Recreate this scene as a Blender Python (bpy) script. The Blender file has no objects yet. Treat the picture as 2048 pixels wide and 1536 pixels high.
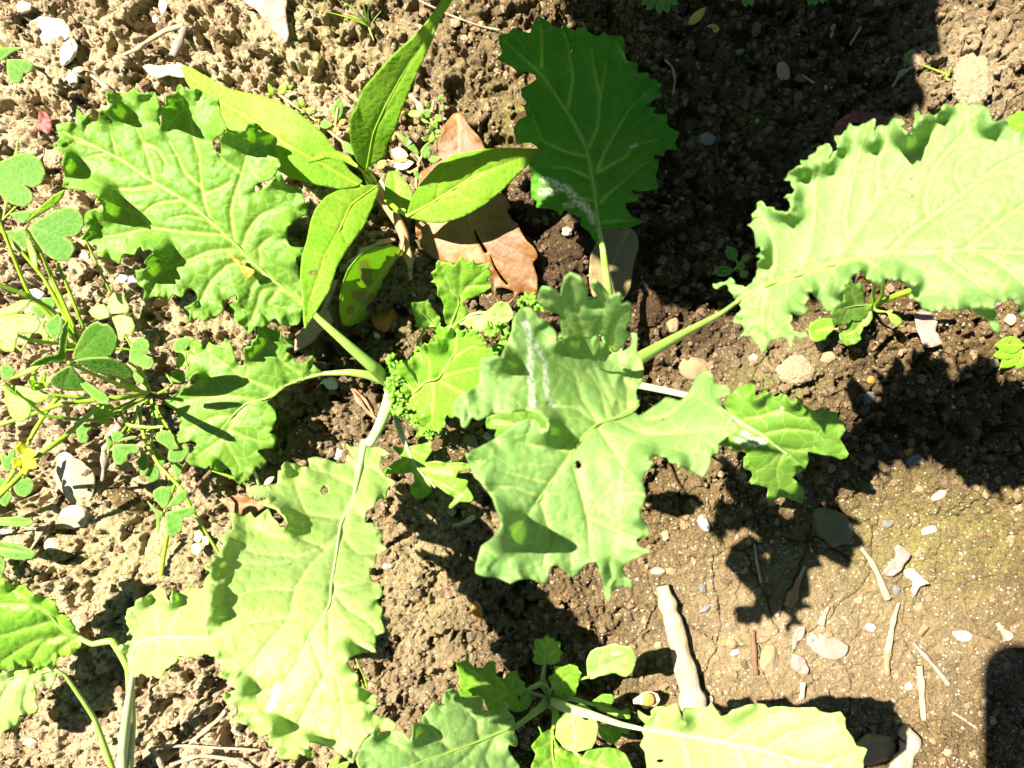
import bpy, math, random
import numpy as np
from mathutils.geometry import delaunay_2d_cdt
from mathutils import Vector

# ------------------------------------------------------------------ units
# A patch of vegetable bed seen from straight above. 1 unit of the layout = 0.15 mm of ground.
U = 0.00015            # metres per layout unit
HU = 1700.0            # height of the phone lens above the ground in layout units
H = HU * U             # 0.255 m
VX, VY = 2015.0, 1345.0   # where the shadow of the phone lens falls on the ground
rng = np.random.default_rng(7)
random.seed(7)

scene = bpy.context.scene
COL = scene.collection

# ------------------------------------------------------------------ camera
cam_d = bpy.data.cameras.new('camera')
cam = bpy.data.objects.new('camera', cam_d)
COL.objects.link(cam)
cam.location = (0, 0, H)
cam.rotation_euler = (0, 0, 0)
cam_d.sensor_width = 36.0
cam_d.lens = 18.0 / (1024.0 / HU)
cam_d.clip_start = 0.002
cam_d.clip_end = 200.0
cam_d.dof.use_dof = True
cam_d.dof.focus_distance = H * 0.9
cam_d.dof.aperture_fstop = 34.0
scene.camera = cam

# ------------------------------------------------------------------ light
sx, sy = (VX - 1024) / HU, (VY - 768) / HU        # shadow drift per unit height (image right / down)
sun_dir = Vector((-sx, sy, 1.0)).normalized()      # towards the sun
elev = math.asin(sun_dir.z)
world = bpy.data.worlds.new('World')
scene.world = world
world.use_nodes = True
wn = world.node_tree
sky = wn.nodes.new('ShaderNodeTexSky')
sky.sky_type = 'NISHITA'
sky.sun_disc = False
sky.air_density = 0.35      # very clear dry air
sky.dust_density = 0.1
sky.ozone_density = 1.0
sky.sun_elevation = elev
sky.sun_rotation = math.atan2(sun_dir.x, sun_dir.y)
bg = wn.nodes['Background']
wn.links.new(sky.outputs[0], bg.inputs[0])
bg.inputs[1].default_value = 0.05
sd = bpy.data.lights.new('sun', 'SUN')
sd.energy = 5.0
sd.angle = math.radians(0.53)
sd.color = (1.0, 0.955, 0.87)
sun = bpy.data.objects.new('sun', sd)
COL.objects.link(sun)
sun.rotation_euler = (-sun_dir).to_track_quat('-Z', 'Y').to_euler()
sun.location = (-1, 1, 2)
scene.view_settings.view_transform = 'Standard'
scene.view_settings.look = 'None'
scene.view_settings.exposure = 2.2
scene.view_settings.gamma = 1.0
scene.view_settings.use_curve_mapping = False
try:
    scene.cycles.max_bounces = 6
    scene.cycles.diffuse_bounces = 1
except Exception:
    pass

# ------------------------------------------------------------------ numpy noise
def _hash(ix, iy, seed):
    n = (ix.astype(np.int64) * 374761393 + iy.astype(np.int64) * 668265263 + seed * 1274126177) & 0xFFFFFFFF
    n = ((n ^ (n >> 13)) * 1103515245) & 0xFFFFFFFF
    n = ((n ^ (n >> 15)) * 2246822519) & 0xFFFFFFFF
    return ((n ^ (n >> 16)) & 0xFFFFFF) / float(0xFFFFFF)

def vnoise(x, y, seed=0):
    ix, iy = np.floor(x), np.floor(y)
    fx, fy = x - ix, y - iy
    fx = fx * fx * (3 - 2 * fx); fy = fy * fy * (3 - 2 * fy)
    a = _hash(ix, iy, seed); b = _hash(ix + 1, iy, seed)
    c = _hash(ix, iy + 1, seed); d = _hash(ix + 1, iy + 1, seed)
    return (a + (b - a) * fx) * (1 - fy) + (c + (d - c) * fx) * fy

def fbm(x, y, seed=0, octv=4):
    s = np.zeros_like(x); a = 0.5; t = 0
    for o in range(octv):
        s = s + a * vnoise(x * 2 ** o, y * 2 ** o, seed + o * 17); t += a; a *= 0.5
    return s / t

def worley(x, y, seed=0):
    ix, iy = np.floor(x), np.floor(y)
    f1 = np.full_like(x, 9.0); f2 = np.full_like(x, 9.0); idv = np.zeros_like(x)
    for dx in (-1, 0, 1):
        for dy in (-1, 0, 1):
            cx, cy = ix + dx, iy + dy
            px = cx + _hash(cx, cy, seed); py = cy + _hash(cx, cy, seed + 91)
            d = np.hypot(px - x, py - y)
            near = d < f1
            f2 = np.where(near, f1, np.minimum(f2, d))
            idv = np.where(near, _hash(cx, cy, seed + 53), idv)
            f1 = np.where(near, d, f1)
    return f1, f2, idv

def blob(x, y, cx, cy, rx, ry=None):
    ry = ry or rx
    return np.exp(-(((x - cx) / rx) ** 2 + ((y - cy) / ry) ** 2))

# ------------------------------------------------------------------ soil relief (layout units)
def soil_h(x, y):
    x = np.asarray(x, float); y = np.asarray(y, float)
    wx = x + 14 * (fbm(x / 40, y / 40, 5, 3) - .5) * 2
    wy = y + 14 * (fbm(x / 40, y / 40, 15, 3) - .5) * 2
    # where the bed is trodden smooth and where it is crumbly
    smooth = np.clip(blob(x, y, 1820, 1230, 420, 330) * 1.2 + .75 * blob(x, y, 1400, 1240, 190, 220)
                     + .7 * blob(x, y, 290, 1120, 150, 90) + .55 * blob(x, y, 1500, 720, 140, 70)
                     + .55 * blob(x, y, 850, 1130, 90, 160) + .5 * blob(x, y, 120, 1460, 150, 90) + .45 * blob(x, y, 1500, 200, 250, 240), 0, 1)
    rough = 1 - smooth * .86
    h = 26 * (fbm(x / 260, y / 260, 2, 2) - .5) + 50 * (fbm(x / 110, y / 110, 33, 3) - .5) * rough
    f1, f2, idv = worley(wx / 46, wy / 46, 3)
    e = np.clip((f2 - f1) * 3.2, 0, 1)
    h += rough * (15 * e ** .6 * (.1 + idv) - 6)
    f1, f2, idv = worley(wx / 17, wy / 17, 8)
    var = np.clip(fbm(x / 90, y / 90, 61, 2) * 3 - 1, 0, 1)
    h += rough * var * (10 * np.clip((f2 - f1) * 2.5, 0, 1) ** .6 * idv - 3)
    f1, f2, idv = worley((wx + 5 * vnoise(x / 6, y / 6, 81)) / 8.5, (wy + 5 * vnoise(x / 6, y / 6, 82)) / 8.5, 12)
    h += (.25 + .6 * rough) * (4.2 * (1 - f1) * idv - 1)
    h += rough * 13 * (fbm(x / 19, y / 19, 47, 3) - .5) * (1.3 - var)
    h += (.40 + .60 * rough) * 9.5 * (fbm(x / 6.5, y / 6.5, 44, 3) - .5)
    # pits between clods
    p = fbm((x + 30 * fbm(x / 18, y / 18, 72, 2)) / 30, (y + 30 * fbm(x / 18, y / 18, 73, 2)) / 30, 71, 3)
    h -= rough * 34 * np.clip((.44 - p) * 9, 0, 1)
    p = fbm(x / 9, y / 9, 171, 2)
    h -= (.18 + .82 * rough) * 9 * np.clip((.38 - p) * 9, 0, 1)
    # cracks on the smooth crust
    f1, f2, idv = worley((x + 20 * fbm(x / 30, y / 30, 9, 2)) / 130, (y + 20 * fbm(x / 30, y / 30, 19, 2)) / 130, 21)
    h -= 9 * np.clip(1 - (f2 - f1) * 26, 0, 1) * (.3 + smooth)
    h += smooth * 12 * (fbm(x / 55, y / 55, 91, 4) - .5)
    # hollows that show black in the photograph
    for cx, cy, rx, ry, d in [(285, 45, 30, 22, 34), (340, 85, 34, 22, 24), (55, 215, 60, 26, 36), (95, 330, 34, 40, 30), (250, 960, 45, 40, 34),
                              (285, 1040, 30, 34, 40), (340, 1390, 80, 60, 26), (660, 690, 60, 45, 40), (715, 660, 40, 30, 24), (230, 800, 30, 20, 20),
                              (1105, 430, 35, 60, 26), (1110, 1400, 70, 40, 20), (110, 1270, 40, 22, 14), (850, 960, 70, 40, 22), (640, 850, 60, 60, 18)]:
        h = h - 1.35 * d * blob(x, y, cx, cy, rx, ry)
    # raised lumps
    for cx, cy, rx, ry, d in [(1130, 490, 62, 70, 26), (1945, 165, 46, 60, 20), (200, 1000, 60, 50, 14), (1060, 250, 40, 40, 16), (1550, 760, 80, 40, 12),
                              (610, 880, 30, 30, 12), (830, 560, 50, 60, 10), (900, 900, 50, 36, 14)]:
        h = h + d * blob(x, y, cx, cy, rx, ry)
    return h - 4

def sh(x, y):
    return float(soil_h(np.array([float(x)]), np.array([float(y)]))[0])

def sh_top(x, y, r=6):
    a = np.linspace(-r, r, 5)
    gx, gy = np.meshgrid(x + a, y + a)
    return float(soil_h(gx, gy).max())

def P(x, y, k):
    """layout position of a point seen at (x, y) and standing k lens-heights above the ground"""
    x = np.asarray(x, float); y = np.asarray(y, float); k = np.asarray(k, float)
    return np.stack([(x - 1024) * U * (1 - k), -(y - 768) * U * (1 - k), k * H], -1)

# ------------------------------------------------------------------ object helpers
def link_mesh(name, verts, faces, mat, parent=None, smooth=True, attrs=None):
    me = bpy.data.meshes.new(name)
    v = np.asarray(verts, float)
    loc = None
    if parent is None:
        loc = np.array([v[:, 0].mean(), v[:, 1].mean(), v[:, 2].min()])
        v = v - loc
    else:
        v = v - np.array(parent['_o'])
    faces = np.asarray(faces) if not isinstance(faces, list) else faces
    if isinstance(faces, np.ndarray):
        n = faces.shape[1]
        me.vertices.add(len(v)); me.vertices.foreach_set('co', v.astype(np.float32).ravel())
        me.loops.add(faces.size); me.loops.foreach_set('vertex_index', faces.astype(np.int32).ravel())
        me.polygons.add(len(faces))
        me.polygons.foreach_set('loop_start', np.arange(0, faces.size, n, dtype=np.int32))
        me.polygons.foreach_set('loop_total', np.full(len(faces), n, dtype=np.int32))
        me.update(calc_edges=True)
    else:
        me.from_pydata([tuple(a) for a in v], [], faces)
        me.update()
    me.polygons.foreach_set('use_smooth', np.full(len(me.polygons), smooth))
    for an, av in (attrs or {}).items():
        at = me.attributes.new(an, 'FLOAT', 'POINT')
        at.data.foreach_set('value', np.asarray(av, np.float32))
    me.materials.append(mat)
    ob = bpy.data.objects.new(name, me)
    COL.objects.link(ob)
    if parent is not None:
        ob.parent = parent
        ob['_o'] = list(parent['_o'])
    else:
        ob.location = loc
        ob['_o'] = list(loc)
    return ob

def empty(name, x, y, k, label, cat, group=None):
    o = bpy.data.objects.new(name, None)
    COL.objects.link(o)
    p = P(x, y, k)
    o.location = tuple(p)
    o.empty_display_size = .005
    o['_o'] = [float(a) for a in p]
    tag(o, label, cat, group)
    return o

def tag(o, label=None, cat=None, group=None, kind=None):
    if label: o['label'] = label
    if cat: o['category'] = cat
    if group: o['group'] = group
    if kind: o['kind'] = kind
    return o

# ------------------------------------------------------------------ materials
def new_mat(name):
    m = bpy.data.materials.new(name)
    m.use_nodes = True
    nt = m.node_tree
    b = nt.nodes['Principled BSDF']
    return m, nt, b

def N(nt, t, **kw):
    n = nt.nodes.new(t)
    for k, v in kw.items():
        if hasattr(n, k) and k not in ('inputs',):
            setattr(n, k, v)
        else:
            n.inputs[k].default_value = v
    return n

def ramp(nt, src, stops):
    r = nt.nodes.new('ShaderNodeValToRGB')
    el = r.color_ramp.elements
    while len(el) < len(stops): el.new(0.5)
    for e, (p, c) in zip(el, stops):
        e.position = p; e.color = (*c, 1) if len(c) == 3 else c
    nt.links.new(src, r.inputs[0])
    return r.outputs[0]

def noise(nt, scale, detail=4, rough=.6, coord=None, dist=0):
    n = nt.nodes.new('ShaderNodeTexNoise')
    n.inputs['Scale'].default_value = scale
    n.inputs['Detail'].default_value = detail
    n.inputs['Roughness'].default_value = rough
    n.inputs['Distortion'].default_value = dist
    if coord: nt.links.new(coord, n.inputs['Vector'])
    return n.outputs['Fac']

def mix(nt, fac, a, b, mode='MIX'):
    m = nt.nodes.new('ShaderNodeMix'); m.data_type = 'RGBA'; m.blend_type = mode
    L = nt.links
    if isinstance(fac, (int, float)): m.inputs[0].default_value = fac
    else: L.new(fac, m.inputs[0])
    for i, v in ((6, a), (7, b)):
        if isinstance(v, (tuple, list)): m.inputs[i].default_value = (*v[:3], 1)
        else: L.new(v, m.inputs[i])
    return m.outputs[2]

def math_n(nt, op, a, b=0.0, clamp=False):
    m = nt.nodes.new('ShaderNodeMath'); m.operation = op; m.use_clamp = clamp
    for i, v in ((0, a), (1, b)):
        if isinstance(v, (int, float)): m.inputs[i].default_value = v
        else: nt.links.new(v, m.inputs[i])
    return m.outputs[0]

def attr(nt, name):
    a = nt.nodes.new('ShaderNodeAttribute'); a.attribute_name = name
    return a.outputs['Fac']

def bump(nt, h, strength, dist, b):
    n = nt.nodes.new('ShaderNodeBump')
    n.inputs['Strength'].default_value = strength
    n.inputs['Distance'].default_value = dist
    nt.links.new(h, n.inputs['Height'])
    nt.links.new(n.outputs[0], b.inputs['Normal'])
    return n

def geo_pos(nt):
    return nt.nodes.new('ShaderNodeNewGeometry').outputs['Position']

def leaf_mat(name, c1, c2, vein, rough=.45, trans=.38, net=350, netcol=None, spec=.5, edge=None, specks=True, netamt=.42):
    m, nt, b = new_mat(name)
    L = nt.links
    pos = geo_pos(nt)
    n1 = noise(nt, 70, 4, .6, pos)
    base = mix(nt, ramp(nt, n1, [(.35, (0, 0, 0)), (.65, (1, 1, 1))]), c1, c2)
    n2 = noise(nt, 1400, 3, .6, pos)
    base = mix(nt, math_n(nt, 'MULTIPLY', n2, .35), base, tuple(v * .72 for v in c1))
    vo = nt.nodes.new('ShaderNodeTexVoronoi'); vo.feature = 'DISTANCE_TO_EDGE'
    vo.inputs['Scale'].default_value = net
    # bend the vein net a little
    nz = nt.nodes.new('ShaderNodeTexNoise'); nz.inputs['Scale'].default_value = net * .8
    L.new(pos, nz.inputs['Vector'])
    vm = nt.nodes.new('ShaderNodeVectorMath'); vm.operation = 'SCALE'; vm.inputs[3].default_value = .0016
    L.new(nz.outputs['Color'], vm.inputs[0])
    va = nt.nodes.new('ShaderNodeVectorMath'); va.operation = 'ADD'
    L.new(pos, va.inputs[0]); L.new(vm.outputs[0], va.inputs[1])
    L.new(va.outputs[0], vo.inputs['Vector'])
    netf = ramp(nt, vo.outputs['Distance'], [(0.0, (1, 1, 1)), (.055, (0, 0, 0))])
    base = mix(nt, math_n(nt, 'MULTIPLY', netf, netamt), base, netcol or vein)
    ve = attr(nt, 'vein')
    base = mix(nt, math_n(nt, 'MULTIPLY', ve, 1.15, True), base, vein)
    if edge:
        base = mix(nt, math_n(nt, 'MULTIPLY', attr(nt, 'rim'), .7), base, edge)
    mk = attr(nt, 'mark')
    base = mix(nt, math_n(nt, 'MULTIPLY', mk, ramp(nt, n2, [(.40, (.12, .12, .12)), (.56, (.95, .95, .95))])), base, (.58, .62, .50))
    br = attr(nt, 'brown')
    sp = ramp(nt, noise(nt, 2600, 3, .7, pos), [(.44, (0, 0, 0)), (.54, (1, 1, 1))])
    base = mix(nt, math_n(nt, 'MULTIPLY', br, math_n(nt, 'ADD', math_n(nt, 'MULTIPLY', sp, .75), .22)), base, (.16, .085, .05))
    if specks:
        v2 = nt.nodes.new('ShaderNodeTexVoronoi'); v2.inputs['Scale'].default_value = 190
        L.new(pos, v2.inputs['Vector'])
        s2 = nt.nodes.new('ShaderNodeSeparateColor'); L.new(v2.outputs['Color'], s2.inputs[0])
        dot = math_n(nt, 'MULTIPLY', math_n(nt, 'GREATER_THAN', s2.outputs[0], .90), math_n(nt, 'LESS_THAN', v2.outputs['Distance'], .085))
        base = mix(nt, math_n(nt, 'MULTIPLY', dot, .75), base, (.10, .06, .035))
        yel = ramp(nt, noise(nt, 26, 3, .6, pos), [(.56, (0, 0, 0)), (.72, (1, 1, 1))])
        base = mix(nt, math_n(nt, 'MULTIPLY', yel, .16), base, mix(nt, .5, base, (.36, .36, .03)))
    L.new(base, b.inputs['Base Color'])
    b.inputs['Roughness'].default_value = rough
    b.inputs['Specular IOR Level'].default_value = spec
    hgt = math_n(nt, 'ADD', math_n(nt, 'MULTIPLY', vo.outputs['Distance'], 1.0), math_n(nt, 'MULTIPLY', n2, .35))
    bump(nt, hgt, .5, .0004, b)
    t = nt.nodes.new('ShaderNodeBsdfTranslucent')
    tc = mix(nt, 1.0, base, (1.0, 1.25, .35), 'MULTIPLY')
    L.new(tc, t.inputs[0])
    ms = nt.nodes.new('ShaderNodeMixShader'); ms.inputs[0].default_value = trans
    L.new(b.outputs[0], ms.inputs[1]); L.new(t.outputs[0], ms.inputs[2])
    L.new(ms.outputs[0], nt.nodes['Material Output'].inputs[0])
    return m

M = {}
M['kale'] = leaf_mat('kale_leaf', (.115, .25, .017), (.145, .28, .034), (.32, .43, .09), net=230, rough=.55, spec=.35)
M['kale_blue'] = leaf_mat('kale_leaf_glaucous', (.175, .32, .072), (.21, .35, .10), (.37, .46, .13), net=210, rough=.6, spec=.35)
M['kale_deep'] = leaf_mat('kale_leaf_deep_green', (.05, .205, .010), (.066, .235, .018), (.30, .48, .08), net=210, rough=.6, spec=.18, netamt=.13)
M['kale_young'] = leaf_mat('kale_leaf_young', (.13, .31, .015), (.19, .36, .03), (.32, .46, .08), net=320, spec=.35)
M['kale_pale'] = leaf_mat('kale_leaf_pale', (.27, .41, .088), (.31, .44, .125), (.44, .51, .19), net=230, rough=.55, spec=.35)
M['persicaria'] = leaf_mat('persicaria_leaf', (.14, .33, .012), (.19, .33, .022), (.36, .37, .05), net=500, rough=.6, spec=.25)
M['oxalis'] = leaf_mat('oxalis_leaflet', (.07, .19, .016), (.10, .225, .03), (.19, .34, .06), net=600, rough=.65, spec=.2, edge=(.25, .33, .08))
M['oxalis_lime'] = leaf_mat('oxalis_leaflet_lime', (.20, .38, .012), (.24, .40, .03), (.32, .42, .06), net=600, rough=.5)
M['dead_brown'] = leaf_mat('dead_leaf_brown', (.12, .046, .008), (.26, .112, .022), (.30, .155, .045), trans=.08, net=420, netcol=(.11, .045, .02), rough=.6)
M['dead_tan'] = leaf_mat('dead_leaf_tan', (.20, .14, .05), (.14, .095, .03), (.27, .20, .08), trans=.05, net=500, netcol=(.16, .10, .04), rough=.65)
M['dead_red'] = leaf_mat('dead_leaf_red', (.12, .018, .008), (.17, .03, .012), (.3, .1, .05), trans=.08, net=500, rough=.6)
M['dead_pink'] = leaf_mat('dead_leaf_pinkish', (.28, .18, .14), (.22, .13, .10), (.34, .24, .18), trans=.03, net=600, rough=.7)
M['yellow'] = leaf_mat('yellowed_leaf', (.38, .29, .03), (.34, .20, .02), (.46, .38, .10), trans=.15, net=600, rough=.6)
M['cream'] = leaf_mat('cream_leaf', (.44, .38, .19), (.50, .42, .27), (.55, .46, .28), trans=.15, net=600, rough=.6)

def stalk_mat(name, c1, c2, rough=.4):
    m, nt, b = new_mat(name)
    pos = geo_pos(nt)
    n1 = noise(nt, 160, 3, .6, pos)
    c = mix(nt, ramp(nt, n1, [(.35, (0, 0, 0)), (.7, (1, 1, 1))]), c1, c2)
    n2 = noise(nt, 2200, 2, .5, pos)
    nt.links.new(c, b.inputs['Base Color'])
    b.inputs['Roughness'].default_value = rough
    b.inputs['Subsurface Weight'].default_value = .15
    b.inputs['Subsurface Radius'].default_value = (.002, .003, .001)
    b.inputs['Subsurface Scale'].default_value = .3
    bump(nt, n2, .3, .0002, b)
    return m
M['stalk'] = stalk_mat('kale_stalk', (.17, .30, .04), (.23, .35, .07))
M['stalk_pale'] = stalk_mat('pale_stalk', (.32, .43, .15), (.38, .46, .20))
M['stalk_lime'] = stalk_mat('lime_stalk', (.17, .31, .012), (.24, .36, .025))
M['stalk_pink'] = stalk_mat('pinkish_stem', (.40, .26, .10), (.36, .20, .09), .6)
M['flower'] = stalk_mat('yellow_petals', (.34, .42, .010), (.46, .44, .012), .6)

def dry_mat(name, c1, c2, scale=300, stretch=None, rough=.85, bs=.6, sparkle=False):
    m, nt, b = new_mat(name)
    pos = geo_pos(nt)
    if stretch:
        mp = nt.nodes.new('ShaderNodeMapping'); mp.inputs['Scale'].default_value = stretch
        nt.links.new(pos, mp.inputs['Vector']); pos = mp.outputs[0]
    n1 = noise(nt, scale, 5, .65, pos)
    n2 = noise(nt, scale * 6, 4, .7, pos)
    c = mix(nt, ramp(nt, n1, [(.3, (0, 0, 0)), (.7, (1, 1, 1))]), c1, c2)
    c = mix(nt, math_n(nt, 'MULTIPLY', n2, .5), c, tuple(v * .55 for v in c1))
    nt.links.new(c, b.inputs['Base Color'])
    b.inputs['Roughness'].default_value = rough
    b.inputs['Specular IOR Level'].default_value = .3
    bump(nt, n2, bs, .0004, b)
    return m
M['stone_white'] = dry_mat('pale_stone', (.48, .41, .30), (.58, .51, .40), 200)
M['stone_cream'] = dry_mat('cream_stone', (.36, .27, .16), (.46, .36, .23), 220)
M['stone_tan'] = dry_mat('tan_stone', (.22, .15, .075), (.29, .20, .10), 220)
M['stone_olive'] = dry_mat('olive_stone', (.12, .10, .045), (.17, .14, .06), 260)
M['stone_orange'] = dry_mat('orange_stone', (.32, .13, .02), (.42, .21, .04), 260)
M['stone_pink'] = dry_mat('pink_stone', (.36, .21, .21), (.42, .29, .29), 260)
M['stone_grey'] = dry_mat('grey_stone', (.12, .11, .10), (.18, .165, .15), 260)
M['wood_pale'] = dry_mat('bleached_wood', (.24, .165, .085), (.52, .42, .28), 320, bs=1.0, stretch=(1, .16, 1))
M['straw'] = dry_mat('dry_straw', (.30, .22, .12), (.42, .33, .20), 300)
M['wood_grey'] = dry_mat('weathered_bark', (.22, .16, .12), (.32, .26, .20), 260, bs=.9)
M['twig'] = dry_mat('brown_twig', (.12, .06, .03), (.20, .11, .06), 400)
M['husk'] = dry_mat('red_tipped_husk', (.34, .22, .11), (.28, .08, .035), 260)
M['fuzz'] = dry_mat('green_fuzz', (.16, .30, .06), (.26, .36, .10), 500, bs=.9)

def soil_mat():
    m, nt, b = new_mat('garden_soil')
    pos = geo_pos(nt)
    big = noise(nt, 22, 4, .55, pos)
    mid = noise(nt, 160, 5, .65, pos)
    fine = noise(nt, 1500, 5, .7, pos)
    c = mix(nt, ramp(nt, mid, [(.3, (0, 0, 0)), (.72, (1, 1, 1))]), (.085, .047, .013), (.255, .165, .055))
    c = mix(nt, ramp(nt, big, [(.4, (0, 0, 0)), (.7, (1, 1, 1))]), c, mix(nt, .5, c, (.26, .185, .075)))
    c = mix(nt, ramp(nt, fine, [(.38, (1, 1, 1)), (.52, (0, 0, 0))]), c, (.030, .014, .006))  # dark specks paint in the shade of tiny gaps between grains
    # pale mineral grains
    vo = nt.nodes.new('ShaderNodeTexVoronoi'); vo.inputs['Scale'].default_value = 1100
    nt.links.new(pos, vo.inputs['Vector'])
    sel = nt.nodes.new('ShaderNodeSeparateColor'); nt.links.new(vo.outputs['Color'], sel.inputs[0])
    g = math_n(nt, 'MULTIPLY', math_n(nt, 'GREATER_THAN', sel.outputs[0], .86), math_n(nt, 'LESS_THAN', vo.outputs['Distance'], .36))
    c = mix(nt, math_n(nt, 'MULTIPLY', g, .8), c, (.62, .55, .44))
    # pale dry crust
    c = mix(nt, math_n(nt, 'MULTIPLY', attr(nt, 'dry'), .85), c, mix(nt, mid, (.36, .25, .115), (.76, .60, .37)))
    # leaf shade painted dark into the soil colour
    c = mix(nt, math_n(nt, 'MULTIPLY', attr(nt, 'painted_shade'), .8), c, mix(nt, mid, (.018, .009, .004), (.085, .042, .018)))
    # moss film
    mo = math_n(nt, 'MULTIPLY', attr(nt, 'moss'), ramp(nt, noise(nt, 420, 4, .7, pos), [(.42, (0, 0, 0)), (.58, (1, 1, 1))]))
    c = mix(nt, math_n(nt, 'MULTIPLY', mo, .62), c, mix(nt, fine, (.13, .13, .02), (.36, .36, .06)))
    nt.links.new(c, b.inputs['Base Color'])
    b.inputs['Roughness'].default_value = .92
    b.inputs['Specular IOR Level'].default_value = .25
    hg = math_n(nt, 'ADD', math_n(nt, 'MULTIPLY', mid, .8), math_n(nt, 'MULTIPLY', fine, .6))
    bump(nt, hg, 1.0, .003, b)
    return m
M['soil'] = soil_mat()

def crumb_mat():
    m, nt, b = new_mat('soil_crumb')
    pos = geo_pos(nt)
    t = attr(nt, 'tone')
    c = ramp(nt, t, [(0, (.05, .026, .010)), (.45, (.21, .13, .055)), (.8, (.38, .265, .135)), (.93, (.52, .42, .26)), (1, (.70, .63, .50))])
    fine = noise(nt, 2600, 4, .7, pos)
    c = mix(nt, math_n(nt, 'MULTIPLY', fine, .7), c, (.10, .06, .03))
    nt.links.new(c, b.inputs['Base Color'])
    b.inputs['Roughness'].default_value = .9
    bump(nt, fine, 1.0, .0006, b)
    return m
M['crumb'] = crumb_mat()

# ------------------------------------------------------------------ the ground sheet
def axis(lo, hi, step, far):
    core = np.arange(lo, hi, step)
    g = [step]
    while sum(g) < far: g.append(g[-1] * 1.22)
    g = np.cumsum(g)
    return np.concatenate([lo - g[::-1], core, core[-1] + g])
gx = axis(-60, 2110, 2.45, 200000)
gy = axis(-60, 1600, 2.45, 200000)
X, Y = np.meshgrid(gx, gy)
inner = np.clip(1 - np.maximum(0, np.hypot(np.maximum(np.abs(X - 1024) - 1500, 0), np.maximum(np.abs(Y - 768) - 1300, 0))) / 4000, 0, 1)
Z = soil_h(X, Y) * inner
R, C = X.shape
verts = np.stack([(X - 1024) * U, -(Y - 768) * U, Z * U], -1).reshape(-1, 3)
ii = np.arange(R * C).reshape(R, C)
faces = np.stack([ii[:-1, :-1], ii[1:, :-1], ii[1:, 1:], ii[:-1, 1:]], -1).reshape(-1, 4)
dry = np.clip(1.5 * blob(X, Y, 120, 350, 540, 460) + 1.1 * blob(X, Y, 150, 1180, 340, 420) + .8 * blob(X, Y, 450, 1500, 260, 110) + .55 * blob(X, Y, 850, 1200, 160, 240)
              + .5 * blob(X, Y, 600, 130, 250, 200) + .4 * blob(X, Y, 1500, 1280, 260, 160) + .2 * blob(X, Y, 1850, 1250, 260, 220) + .7 * blob(X, Y, 1950, 130, 110, 120)
              + .45 * blob(X, Y, 1560, 730, 110, 70), 0, 1)
painted_shade = np.clip(1.1 * blob(X, Y, 1480, 260, 330, 420) + blob(X, Y, 1090, 480, 130, 160) + .7 * blob(X, Y, 700, 720, 150, 110) + .5 * blob(X, Y, 1380, 650, 120, 120)
               + .9 * blob(X, Y, 1850, 850, 260, 110) + .5 * blob(X, Y, 1050, 1240, 180, 120), 0, 1)  # mask of the shaded ground, darkened in the soil colour itself
moss = np.clip(blob(X, Y, 640, 70, 130, 90) + blob(X, Y, 270, 1120, 170, 90) + blob(X, Y, 1050, 240, 90, 60) + .9 * blob(X, Y, 1560, 770, 110, 60) + .8 * blob(X, Y, 1880, 1080, 220, 110)
               + .7 * blob(X, Y, 860, 1160, 80, 90) + .8 * blob(X, Y, 410, 620, 80, 60) + .5 * blob(X, Y, 1520, 260, 160, 100) + .6 * blob(X, Y, 800, 680, 80, 50), 0, 1)
soil = link_mesh('ground', verts, faces, M['soil'], attrs={'dry': dry.ravel(), 'painted_shade': painted_shade.ravel(), 'moss': moss.ravel()})
tag(soil, kind='structure')

# ------------------------------------------------------------------ icospheres
def ico(sub):
    t = (1 + 5 ** .5) / 2
    v = [(-1, t, 0), (1, t, 0), (-1, -t, 0), (1, -t, 0), (0, -1, t), (0, 1, t), (0, -1, -t), (0, 1, -t), (t, 0, -1), (t, 0, 1), (-t, 0, -1), (-t, 0, 1)]
    f = [(0, 11, 5), (0, 5, 1), (0, 1, 7), (0, 7, 10), (0, 10, 11), (1, 5, 9), (5, 11, 4), (11, 10, 2), (10, 7, 6), (7, 1, 8),
         (3, 9, 4), (3, 4, 2), (3, 2, 6), (3, 6, 8), (3, 8, 9), (4, 9, 5), (2, 4, 11), (6, 2, 10), (8, 6, 7), (9, 8, 1)]
    v = [np.array(a) / np.linalg.norm(a) for a in v]
    for _ in range(sub):
        cache = {}; nf = []
        def midp(a, b):
            key = (min(a, b), max(a, b))
            if key not in cache:
                p = v[a] + v[b]; v.append(p / np.linalg.norm(p)); cache[key] = len(v) - 1
            return cache[key]
        for a, b, c in f:
            ab, bc, ca = midp(a, b), midp(b, c), midp(c, a)
            nf += [(a, ab, ca), (b, bc, ab), (c, ca, bc), (ab, bc, ca)]
        f = nf
    return np.array(v), np.array(f)
ICO = {s: ico(s) for s in (0, 1, 2, 3, 4)}

def noise3(v, s, seed):
    return (vnoise(v[:, 0] * s + 10, v[:, 1] * s + 20, seed) + vnoise(v[:, 1] * s + 30, v[:, 2] * s + 40, seed + 3) + vnoise(v[:, 2] * s + 50, v[:, 0] * s + 60, seed + 5)) / 3 - .5

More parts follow.
